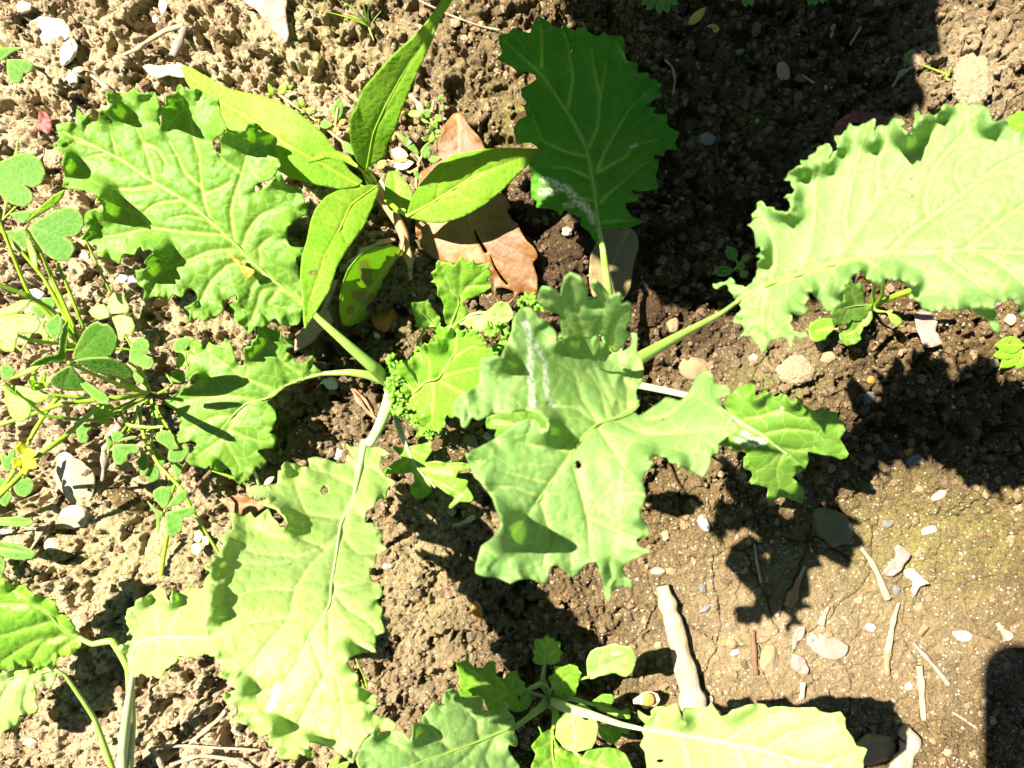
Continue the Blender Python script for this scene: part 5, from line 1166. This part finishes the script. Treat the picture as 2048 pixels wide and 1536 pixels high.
S = [(98, 60, 46, 30, 8, 'stone_white', 'wide flat white stone near the top left corner', .35), (137, 103, 17, 33, 22, 'stone_white', 'upright pointed white stone beside the wide flat one, top left', .9), (47, 14, 17, 14, 0, 'stone_cream', 'round cream pebble at the top edge, leftmost', .8),
     (157, 140, 13, 7, -10, 'stone_cream', 'small cream chip under the pointed white stone', .7), (146, 161, 11, 17, -25, 'stone_white', 'white pebble with a rusty side above the left kale leaf', .9), (326, 12, 9, 20, 5, 'stone_white', 'slim white stone at the top edge above the dark hollow', .7), (310, 38, 6, 9, 0, 'stone_white', 'tiny white pebble under the slim white stone at the top', .8),
     (149, 960, 42, 60, -14, 'stone_cream', 'large chunky white stone at lower left, biggest of the white ones', .42), (146, 1032, 34, 25, -8, 'stone_cream', 'rounded cream stone directly below the large white stone', .7), (108, 1092, 20, 30, -35, 'stone_cream', 'cracked cream stone lower left of the rounded cream stone', .6), (12, 1062, 18, 9, 5, 'stone_white', 'white stone at the left edge between two pointed leaves', .7),
     (72, 1062, 15, 8, -15, 'stone_cream', 'small cream chip right of the pointed blue-green leaf', .7), (1660, 1056, 49, 37, 28, 'stone_olive', 'big olive brown stone in the shade below the small toothed leaf', .75), (1408, 1047, 10, 18, -28, 'stone_white', 'cream tooth-shaped pebble on the soil right of the central leaf', .8), (1386, 735, 34, 26, 20, 'stone_tan', 'rounded tan stone beside the stalk of the big right leaf', .6),
     (1656, 1291, 47, 27, 20, 'wood_grey', 'flat pinkish grey flake of rock in the smooth soil, lower right', .22), (1538, 1319, 19, 33, 4, 'stone_tan', 'smooth oval tan pebble beside a thin twig, lower right', .7), (954, 1222, 12, 23, -8, 'stone_orange', 'amber pebble catching light inside the central dark shade', .8), (1925, 1271, 21, 12, 12, 'stone_white', 'bright white chip near the top of the phone shadow', .5),
     (1857, 1062, 17, 9, -20, 'stone_white', 'white shell-like chip on the mossy soil at the right', .4), (1877, 993, 21, 9, -30, 'stone_cream', 'cream splinter of stone at the right, under the ragged leaf shadow', .4), (676, 906, 14, 14, 0, 'stone_white', 'white square pebble just above the big pale leaf', .7), (940, 887, 19, 17, 20, 'stone_olive', 'olive pebble with a white corner left of the central leaf', .8),
     (661, 766, 17, 15, 10, 'stone_white', 'off-white pebble under the curved stalk of the left middle leaf', .8), (768, 641, 30, 27, -30, 'stone_orange', 'rusty orange stone right of the long green stalk', .5), (754, 671, 8, 6, 20, 'stone_white', 'tiny white pebble touching the rusty orange stone', .9), (829, 588, 6, 6, 0, 'stone_white', 'tiny round white pebble left of the young dark leaf', .9),
     (911, 47, 11, 10, 0, 'stone_tan', 'round tan pebble right of the tallest lime leaf near the top', .9), (256, 523, 14, 11, -20, 'stone_pink', 'pink pebble under the left kale leaf, upper one', .8), (266, 563, 11, 13, 10, 'stone_pink', 'pink pebble under the left kale leaf, lower one', .8), (240, 556, 17, 11, 0, 'stone_white', 'white pebble between the two pink pebbles', .7),
     (168, 515, 11, 12, 0, 'stone_cream', 'cream pebble touching a thin clover stalk at the left', .9), (72, 588, 20, 11, 10, 'stone_white', 'white chip behind the clover stalks at the left edge', .6), (107, 1431, 13, 12, 0, 'stone_orange', 'orange pebble at the bottom left corner', .6), (1415, 279, 20, 15, -10, 'stone_grey', 'rough grey pebble in the shade right of the dark leaf', .8),
     (1473, 107, 19, 10, -25, 'stone_grey', 'pale triangular chip in the shade near the top, right of the dark leaf', .6), (1566, 143, 14, 20, -15, 'stone_tan', 'shaded tan stone with a pointed end, upper right', .7), (1737, 797, 15, 14, 0, 'stone_grey', 'blue-grey pebble in the middle of the ragged leaf shadow', .8), (1742, 760, 9, 9, 0, 'stone_orange', 'amber pebble just above the blue-grey one in shade', .8),
     (1134, 463, 11, 9, 0, 'stone_cream', 'yellowish bit of stone on the dark clod under the dark leaf', .8), (1507, 716, 10, 9, 0, 'stone_cream', 'cream pebble above the small toothed right leaf', .8), (342, 838, 9, 9, 0, 'stone_grey', 'grey pebble at the base of the clover, upper of two', .9), (352, 850, 8, 8, 0, 'stone_grey', 'grey pebble at the base of the clover, lower of two', .9),
     (328, 846, 17, 7, -5, 'stone_white', 'flat white pebble left of the two grey pebbles by the clover', .6), (1744, 1500, 48, 34, 0, 'stone_tan', 'large brown stone in shade right of the bottom leaf', .5), (1330, 1076, 5, 5, 0, 'stone_white', 'tiny white pebble on the soil below the central leaf right lobe', .9), (770, 1132, 7, 7, 0, 'stone_white', 'tiny white pebble right of the big pale leaf', .9),
     (1316, 1143, 15, 9, 0, 'stone_cream', 'cream lump beside the tip of the central leaf', .7), (1342, 1142, 12, 9, 20, 'stone_tan', 'tan lump just above the bleached stick', .7), (1406, 1176, 8, 10, 0, 'stone_grey', 'dark grey pebble right of the bleached stick', .7), (1410, 1218, 15, 7, -40, 'stone_grey', 'dark slanting chip right of the bleached stick', .7),
     (1462, 1288, 13, 11, 30, 'stone_tan', 'brown pebble between the bleached stick and the thin twig', .7), (1470, 1305, 11, 5, -20, 'stone_white', 'cream sliver under the brown pebble, right of the bleached stick', .5), (1818, 1373, 9, 9, 0, 'stone_white', 'white pebble among straws at lower right', .6), (1742, 1255, 12, 8, 10, 'stone_white', 'white crumb right of the flat rock flake', .6),
     (1792, 1180, 13, 9, 50, 'stone_grey', 'blue-grey chip by the red-tipped straw', .4), (1775, 1048, 12, 9, 20, 'stone_grey', 'blue-grey chip on the edge of the cracked crust, right', .6), (1840, 1215, 12, 10, 0, 'stone_tan', 'yellowish pebble set in the mossy soil at the right', .3), (1550, 880, 20, 16, 0, 'stone_tan', 'brown lump under the small toothed right leaf', .6),
     (1655, 715, 17, 12, -15, 'stone_tan', 'olive chip in shade below the pinkish dead leaf', .5), (1818, 905, 14, 9, -30, 'stone_orange', 'orange chip on the edge of the ragged leaf shadow', .5), (1830, 920, 20, 10, -20, 'stone_grey', 'grey stone flake under the orange chip, right', .5), (1990, 600, 16, 18, 30, 'stone_pink', 'pinkish stone at the right edge below the big leaf', .7),
     (2020, 640, 14, 12, 0, 'stone_cream', 'cream stone at the right edge above the curled seedling', .7), (1345, 650, 13, 16, 10, 'stone_tan', 'brown chip left of the stalk of the big right leaf', .7), (60, 1485, 16, 10, 0, 'stone_cream', 'cream pebble at the bottom left edge', .6), (36, 1452, 12, 10, 0, 'stone_cream', 'cream pebble touching the bottom left leaf', .7)]
for i, t in enumerate(S):
    stone(*t[:7], h=t[7], seed=i, sub=3 if max(t[2], t[3]) > 9 else 2)
# clods: lumps of the same soil
def clod(x, y, rx, ry, label, seed, h=.6):
    v, f = ICO[4]; v = v.copy()
    d = 1 + .5 * noise3(v, 1.6, seed) * 1.6
    w1_, w2_, _ = worley(v[:, 0] * 3.5 + v[:, 2] * 1.3 + 7, v[:, 1] * 3.5 + v[:, 2] * 1.7 + 7, seed)
    d = d + .13 * np.clip((w2_ - w1_) * 2, 0, 1) + .10 * noise3(v, 9, seed + 2) * 2
    v = v * d[:, None]; hh = h * min(rx, ry)
    base = sh(x, y)
    W = P(x + v[:, 0] * rx, y + v[:, 1] * ry, (base + hh * .2 + v[:, 2] * hh) / HU)
    z = np.zeros(len(v))
    ob = link_mesh('soil_clod', W, f, M['soil'], attrs={'dry': z + (.8 if seed < 4 else 0), 'painted_shade': z + (1 if seed >= 4 and seed < 8 else 0), 'moss': z})  # some clods carry the painted shade tone all over
    tag(ob, label, 'clod')
for i, c in enumerate([(1945, 165, 40, 56, 'large pale crumbly clod near the upper right corner'), (1828, 118, 20, 18, 'small pale clod left of the large one, upper right'), (95, 310, 30, 26, 'crumbly clod at the left edge under the red husk'), (1590, 740, 34, 26, 'mossy clod above the small toothed leaf on the right'),
                       (1130, 492, 56, 60, 'clod painted shade-dark under the dark leaf in the middle'), (1300, 625, 26, 30, 'dark reddish clod right of the tan dead leaf'), (690, 730, 20, 14, 'dark clod beneath the long green stalk'), (1060, 245, 26, 24, 'mossy dark clod touching the left side of the dark leaf'),
                       (858, 655, 16, 26, 'brown clod left of the young dark leaf'), (895, 900, 40, 28, 'brown clod between the heart leaf and the small pale leaf'), (600, 890, 26, 30, 'brown clod right of the left middle leaf'), (235, 1000, 40, 22, 'flat pale clod right of the large white stone')]):
    clod(*c, seed=i)

# =================================================================== dead leaves, husks and sticks
def flake(T, outline, mat, label, cat='dead leaf', name='dead_leaf', mid=None, veins=(), holes=(), k=.006, ctrl=None, ruffle=6, browns=(), thick=.0004, seed=0, wave=60, step=4, rw=24, puff=2):
    q = parse(outline, T) if isinstance(outline, str) else np.array(outline, float)
    c = q.mean(0)
    ob = make_leaf(name, None, T, outline, ctrl or [(c[0], c[1], k)], mid=mid, veins=veins, holes=holes, mat=mat, ruffle=ruffle, rw=rw, wave=wave, puff=puff, groove=2.5, browns=browns, thick=thick, seed=seed + int(c[0]), ground=True, step=step, vw=2.6, vein_level=.7)
    return tag(ob, label, cat)
ZL = (820, 220, 3.84)
flake(ZL, '370 20 330 30 290 80 250 130 240 180 210 260 215 330 180 400 150 430 80 480 60 600 40 700 40 850 45 950 110 1080 190 1140 330 1180 400 1160 470 1180 560 1180 620 1230 640 1330 650 1420 680 1500 760 1490 810 1430 860 1400 920 1440 970 1425 980 1290 945 1180 975 1140 978 1110 950 1060 900 1010 850 930 825 870 790 850 745 780 765 740 740 670 690 620 640 500 580 300 530 210 460 130 420 60',
      'dead_brown', 'brown dead leaf lying crosswise under the lime weed, split down its length', mid='370 30 378 180 378 330 450 830 500 950 620 1150 750 1330', veins=['378 180 330 230', '378 300 280 360', '400 500 500 450', '450 830 330 870', '480 900 600 860 700 900', '520 1000 640 1000 850 1100', '600 1130 760 1200', '370 100 440 180'],
      holes=['490 925 500 920 530 985 590 1075 592 1098 570 1095 540 1040 515 1000', '612 1115 622 1115 650 1190 700 1270 755 1335 745 1345 690 1290 645 1210', '660 1370 720 1365 790 1390 800 1430 750 1475 690 1475 655 1430'],
      ctrl=[(900, 240, .012), (860, 400, .012), (1000, 400, .03), (1050, 540, .03), (900, 520, .018), (1050, 590, .02), (960, 600, .014)], browns=[('440 905', 4), ('560 960', 3), ('710 1095', 3), ('850 1070', 3), ('905 1140', 3), ('650 720 660 780', 5), ('400 190 420 230', 4)], ruffle=12, rw=30, wave=90)
flake(ZL, '1480 930 1560 915 1690 905 1745 960 1755 1050 1720 1180 1700 1300 1690 1380 1640 1450 1560 1500 1430 1480 1380 1350 1380 1150 1420 1040', 'dead_tan', 'olive tan oval dead leaf behind the stalk of the dark leaf', mid='1690 910 1600 1080 1530 1250 1480 1450', veins=['1600 1080 1690 1150', '1560 1180 1660 1290', '1540 1200 1430 1200'],
      browns=[('1610 1060', 2), ('1600 1230', 2), ('1680 1060', 2)], ctrl=[(1200, 480, .03), (1250, 500, .012), (1180, 560, .012), (1240, 580, .02)], ruffle=8)
flake((430, 930, 10.24), '20 715 200 680 430 630 460 570 520 610 640 640 740 680 880 740 1050 780 1020 860 800 1000 640 1010 540 1010 400 1000 300 970 260 880 180 790', 'dead_brown', 'small orange brown dead leaf at the upper left of the big pale leaf', mid='20 715 400 780 900 800', ruffle=4, step=3.4)
flake((1250, 0, 4.518), '1880 1270 1880 1180 1930 1090 2000 1040 2100 1010 2230 1020 2330 1060 2400 1120 2380 1200 2280 1180 2150 1110 2050 1110 1980 1160 1950 1260 1930 1340 1890 1330', 'dead_red', 'curled dark red dead leaf behind the top of the big right leaf', k=.02, ruffle=8)
flake(Z2, '480 1370 520 1360 580 1380 620 1450 640 1536 630 1640 560 1640 500 1600 440 1640 420 1560 460 1500', 'dead_red', 'reddish brown curled husk in the hollow left of the left kale leaf', k=.012, ruffle=6, step=3.4, name='husk', cat='husk')
flake(Z5, '1050 500 1090 470 1200 475 1220 540 1260 560 1250 600 1240 650 1270 680 1300 760 1240 790 1180 800 1130 780 1100 700 1070 640', 'dead_pink', 'pinkish dead leaf below the big right leaf with a thin shadow across', ruffle=3)
flake(TA, '1370 -20 1420 10 1500 60 1560 130 1600 180 1670 245 1690 200 1680 120 1670 60 1670 -20', 'dead_pink', 'grey papery husk at the top edge left of the tallest lime leaf', cat='husk', name='husk', ruffle=8)
flake(TA, '835 390 870 375 930 385 1000 375 1060 375 1090 400 1085 450 1040 450 980 440 930 455 880 440', 'cream', 'white papery husk with a reddish streak above the left kale leaf', cat='husk', name='husk', browns=[('870 400 910 415', 2.5)], ruffle=4, step=3.6)
flake((560, 560, 6.827), '200 1000 250 960 420 860 560 700 720 560 660 380 720 200 800 0 740 0 640 200 560 420 420 500 350 620 280 700 200 820', 'dead_pink', 'grey strip of bark beside the long green stalk', cat='bark', name='bark_strip', k=.02, ruffle=5, thick=.0008)
flake((1348, 1011, 2.9257), '1240 410 1230 380 1270 340 1300 290 1290 250 1310 230 1350 250 1390 290 1370 320 1350 340 1330 380 1280 415', 'dead_pink', 'pinkish papery flake right of the big olive stone', cat='flake', name='flake', ruffle=4, step=3.6)
flake((1348, 1011, 2.9257), '1350 380 1400 370 1460 430 1495 460 1440 475 1410 525 1390 500 1400 450 1360 420', 'cream', 'folded cream flake below the pinkish papery one', cat='flake', name='flake', ruffle=6, step=3.6)
flake((1348, 1011, 2.9257), '690 870 760 890 790 960 780 990 740 990 700 950 690 920', 'dead_pink', 'raised flake of pink crust at the end of a soil crack, lower right', cat='flake', name='flake', ruffle=5, step=3.6)
flake((1348, 1011, 2.9257), '720 720 770 710 760 770 730 800 700 860 695 800', 'dead_pink', 'small curl of soil crust beside the flat rock flake', cat='flake', name='flake', ruffle=4, step=3.6)
flake((1348, 1011, 2.9257), '740 1040 770 1040 765 1090 760 1130 730 1140 745 1090', 'cream', 'thin cream flake standing in a crack above the bottom leaf', cat='flake', name='flake', ruffle=4, step=3.4)
flake((1200, 1380, 3.657), '245 70 290 40 330 15 380 10 420 30 438 70 425 110 380 125 330 140 290 110 245 100', 'cream', 'fallen papery blossom with a rusty centre above the bottom leaf', cat='blossom', name='fallen_blossom', browns=[], ruffle=9, wave=30, step=3.2, k=.015)
stone(1296, 1399, 14, 14, 0, 'stone_orange', 'rusty core lying in the fallen papery blossom', h=.5, cat='seed', name='seed', sub=3, k=.018, sink=.2)
flake((1250, 0, 4.518), '575 215 580 180 620 120 680 80 735 65 720 110 690 170 640 210 600 222', 'yellow', 'yellow fallen leaflet in the shade at the top edge', ruffle=2, step=3.4, k=.03)
flake((1250, 0, 4.518), '740 230 790 215 830 225 855 260 835 290 800 285 790 250', 'yellow', 'curled orange scrap under the yellow fallen leaflet', ruffle=4, step=3.2, k=.012, cat='scrap', name='leaf_scrap')
flake(T1, '1040 1015 1060 1020 1110 1060 1130 1080 1195 1115 1190 1130 1180 1140 1165 1160 1140 1145 1115 1110 1100 1080 1060 1045', 'yellow', 'shrivelled yellow petal lying on the left kale leaf', cat='petal', name='fallen_petal', ctrl=[(480, 520, .150), (500, 545, .145)], ruffle=3, step=3.2)

def stick(pts, r0, r1, mat, label, cat='stick', name='stick', lift=3, rough=.25, seed=0, flat=.8, seg=10):
    q = catmull([(float(a), float(b)) for a, b in pts], 14, False)
    hs = [max(soil_h(np.array([a, a + 3, a - 3]), np.array([b, b, b])).max(), -5) for a, b in q]
    hs = np.array(hs); hs = np.maximum(hs, np.convolve(np.pad(hs, 2, 'edge'), np.ones(5) / 5, 'valid'))
    p3 = [(a, b, (h + r0 * .55 + lift) / HU) for (a, b), h in zip(q, hs)]
    ob = tube(name, p3, r0, r1, M[mat], None, seg=seg, rough=rough, seed=seed + 3, step=5, flat=flat)
    return tag(ob, label, cat)
stick([(1324, 1172), (1338, 1220), (1352, 1262), (1362, 1310), (1376, 1360), (1388, 1412), (1395, 1440)], 15, 25, 'wood_pale', 'thick bleached white stick pointing down to the bottom leaf', lift=8, rough=.18, seg=20)
stick([(1506, 1262), (1508, 1300), (1512, 1350)], 5.5, 5, 'twig', 'thin straight brown twig beside the oval tan pebble')
stick([(1509, 1088), (1513, 1120), (1522, 1165)], 2.4, 3, 'straw', 'thin shaded straw left of the red-tipped husk', 'straw', 'straw')
stick([(1722, 1096), (1742, 1122), (1756, 1150), (1768, 1180), (1776, 1198)], 4.5, 7, 'straw', 'straw with a red tip below the big olive stone', 'straw', 'straw')
stick([(1772, 1186), (1778, 1200)], 6, 4, 'husk', 'red tip of the straw below the big olive stone', 'straw tip', 'straw_tip')
stick([(1797, 1206), (1785, 1248), (1778, 1290), (1773, 1316)], 4, 7, 'straw', 'frayed straw in the smooth soil, left one of the lower right group', 'straw', 'straw')
stick([(1776, 1305), (1773, 1330), (1775, 1352)], 9, 4, 'husk', 'reddish bulb at the foot of the frayed straw', 'husk', 'husk')
stick([(1838, 1332), (1842, 1360), (1844, 1400), (1848, 1440)], 8, 5, 'straw', 'pale straw standing straight down beside the frayed one', 'straw', 'straw')
stick([(1826, 1286), (1850, 1312), (1874, 1340), (1898, 1370)], 4, 5, 'wood_grey', 'greyish twig slanting across the smooth soil, lower right')
stick([(1852, 1250), (1838, 1270)], 9, 6, 'husk', 'short rusty husk at the head of the greyish twig', 'husk', 'husk')
stick([(1610, 1132), (1598, 1160)], 3, 4, 'straw', 'thin neck of the bulb-shaped husk in the shade', 'straw', 'straw')
stick([(1598, 1158), (1588, 1185), (1575, 1212)], 6, 11, 'husk', 'bulb-shaped reddish husk in the shade below the olive stone', 'husk', 'husk')
stick([(1657, 1213), (1648, 1232), (1641, 1250)], 3.5, 7, 'wood_pale', 'short white root tip above the flat rock flake', 'root', 'root')
stick([(1806, 1460), (1822, 1480), (1812, 1510), (1800, 1536), (1790, 1580)], 16, 24, 'wood_pale', 'chunky white root stub at the bottom edge right of the leaf', 'root', 'root', lift=6, seg=16)
stick([(1994, 1246), (2006, 1262), (2020, 1276)], 5, 9, 'straw', 'short cream straw touching the phone shadow', 'straw', 'straw')
stick([(246, 110), (270, 100), (300, 80), (330, 62), (368, 50)], 4.5, 6, 'straw', 'long bleached straw above the left kale leaf', 'straw', 'straw', lift=10)
stick([(370, 52), (360, 80), (345, 112)], 8, 9, 'wood_grey', 'stubby root end hanging off the bleached straw', 'root', 'root', lift=6)
stick([(182, 150), (200, 164), (226, 186)], 3.5, 5, 'straw', 'short cream stick pointing at the left kale leaf')
stick([(906, 1052), (925, 1046), (950, 1033)], 4, 5, 'wood_pale', 'short pale stick on the soil left of the central leaf', lift=4)
stick([(968, 868), (985, 884), (994, 900)], 9, 7, 'wood_grey', 'pinkish bit of wood by the central leaf, next to the olive pebble', 'wood chip', 'wood_chip')
stick([(975, 890), (990, 878), (1004, 868)], 2.4, 2, 'twig', 'fine dark red twig beside the pinkish bit of wood', 'twig', 'twig')
stick([(700, 770), (716, 800), (738, 826), (755, 840)], 5, 3, 'husk', 'orange fibrous husk behind the crown of the left kale plant', 'husk', 'husk', rough=.5)
stick([(706, 776), (730, 800), (750, 835)], 3, 2.4, 'husk', 'single rusty fibre beside the orange fibrous husk', 'fibre', 'fibre')
stick([(298, 1494), (370, 1492), (440, 1496), (520, 1500)], 3.4, 2.4, 'wood_pale', 'long white fibre along the bottom edge, left', 'fibre', 'fibre')
stick([(300, 1496), (318, 1520), (330, 1550)], 6, 4, 'wood_pale', 'white root bending down to the bottom edge, left', 'root', 'root')
stick([(382, 1484), (410, 1462), (440, 1436), (452, 1420)], 5, 4, 'wood_pale', 'white root slanting up to the big pale leaf, bottom left', 'root', 'root')
stick([(340, 1530), (400, 1512), (470, 1520), (520, 1546)], 4, 3, 'wood_pale', 'pale root fibre lowest at the bottom edge, left', 'fibre', 'fibre')
stick([(205, 880), (208, 920), (204, 962)], 8, 3, 'wood_grey', 'frayed grey fibre bundle under the clover', 'fibre', 'fibre', rough=.5)
stick([(240, 850), (222, 870), (208, 900)], 10, 7, 'wood_pale', 'pale dead root under the clover stalks', 'root', 'root')
stick([(62, 1098), (75, 1078), (88, 1056)], 3, 4, 'straw', 'thin straw between the pointed leaves and the cream stones', 'straw', 'straw')
stick([(28, 1150), (40, 1130), (52, 1112)], 2.6, 4, 'straw', 'thin straw at the left edge above the bottom left leaf', 'straw', 'straw')
stick([(0, 38), (14, 36), (24, 34)], 3, 3, 'twig', 'thin brown twig at the top left edge', 'twig', 'twig')
stick([(82, 110), (0, 96)], 0.6, 0.6, 'straw', 'hair-thin fibre crossing the soil at the top left', 'fibre', 'fibre')
stick([(700, 525), (725, 505), (760, 486), (790, 478)], 6, 4, 'straw', 'shredded straw above the speckled dark leaf', 'straw', 'straw', rough=.5)
stick([(820, 190), (838, 210), (850, 235)], 8, 4, 'straw', 'frayed straw right of the tallest lime leaf', 'straw', 'straw', rough=.5)
stick([(838, 1), (900, 30), (960, 52), (1000, 60)], 2.2, 1.6, 'straw', 'fine arching straw near the top edge between the two tall leaves', 'straw', 'straw')
stick([(1330, 120), (1345, 135), (1350, 160), (1346, 190)], 3, 2, 'wood_grey', 'thin root fibre in the shade right of the dark leaf', 'fibre', 'fibre')
stick([(1785, 175), (1800, 150), (1828, 132)], 5, 4, 'wood_grey', 'crumbly grey root in the upper right corner', 'root', 'root', rough=.5)
stick([(1905, 165), (1930, 70), (1955, 60)], 1.4, 1, 'twig', 'hair-thin root above the large pale clod', 'root', 'root')
stick([(1604, 150), (1628, 166)], 3, 2, 'straw', 'short pale scrap of straw in the upper right shade', 'straw', 'straw')
stick([(1700, 90), (1712, 70), (1722, 54)], 3, 2, 'wood_grey', 'short grey root near the top edge at the right', 'root', 'root')
stick([(1905, 1425), (1930, 1440), (1955, 1458)], 2.4, 2, 'straw', 'thin straw just left of the phone shadow', 'straw', 'straw')

# fuzzy green pod with its stalks
gp = empty('fuzzy_pod', 515, 985, .02, 'fuzzy round green seed pod between the left middle leaf and the big pale leaf', 'seed pod')
v, f = ICO[4]; vv = v * (1 + .10 * noise3(v, 9, 4) + .05 * noise3(v, 22, 5))[:, None]
W = P(517 + vv[:, 0] * 25, 982 + vv[:, 1] * 15 + vv[:, 0] * 3, (36 + vv[:, 2] * 14) / HU)
link_mesh('pod', W, f, M['fuzz'], gp)
for i in range(70):
    a = rng.normal(size=3); a /= np.linalg.norm(a); a[2] = abs(a[2])
    if i == 0: HV, HF, ho = [], [], 0
    c = np.array([517 + a[0] * 25, 982 + a[1] * 15 + a[0] * 3]); e = c + a[:2] * 5
    q = P(np.array([c[0] - .6, c[0] + .6, e[0]]), np.array([c[1], c[1], e[1]]), np.array([36 + a[2] * 14, 36 + a[2] * 14, 38 + a[2] * 18]) / HU)
    HV.append(q); HF.append((ho, ho + 1, ho + 2)); ho += 3
link_mesh('bristles', np.concatenate(HV), np.array(HF), M['cream'], gp)['kind'] = 'stuff'
tube('stalk', [(508, 942, .04), (513, 955, .034), (518, 970, .026)], 3.5, 3, M['stalk_pale'], gp, seg=8)
ellipse_leaf(gp, (528, 970), (548, 953), 5.5, .03, .035, 'cream', seed=401, name='sepal', step=3.2)

# phone that takes the picture: it hangs just above the lens and only its shadow is in view
ph = empty('smartphone', 1024, 768, 0, 'phone held over the bed, seen only as the dark rounded shadow at the lower right', 'phone')
ph.location = (0, 0, H); ph['_o'] = [0, 0, H]
def slab(x0, x1, y0, y1, z0, z1, r, name, mat):
    pts = []
    for cx, cy, a0 in ((x1 - r, y1 - r, 0), (x0 + r, y1 - r, 90), (x0 + r, y0 + r, 180), (x1 - r, y0 + r, 270)):
        for j in range(9):
            a = math.radians(a0 + j * 90 / 8); pts.append((cx + r * math.cos(a), cy + r * math.sin(a)))
    n = len(pts); V = [(a, b, z0) for a, b in pts] + [(a, b, z1) for a, b in pts]
    F = [tuple(range(n))[::-1], tuple(range(n, 2 * n))] + [(i, (i + 1) % n, n + (i + 1) % n, n + i) for i in range(n)]
    return link_mesh(name, np.array(V), F, mat, ph, smooth=False)
mp_, nt_, b_ = new_mat('phone_case'); b_.inputs['Base Color'].default_value = (.03, .03, .032, 1); b_.inputs['Roughness'].default_value = .4
ms_, nt_, b_ = new_mat('phone_glass'); b_.inputs['Base Color'].default_value = (.01, .01, .012, 1); b_.inputs['Roughness'].default_value = .1
slab(-.0100, .118, -.050, .0100, H + .004, H + .0115, .009, 'body', mp_)
slab(-.0070, .113, -.047, .0070, H + .0116, H + .0121, .003, 'screen', ms_)
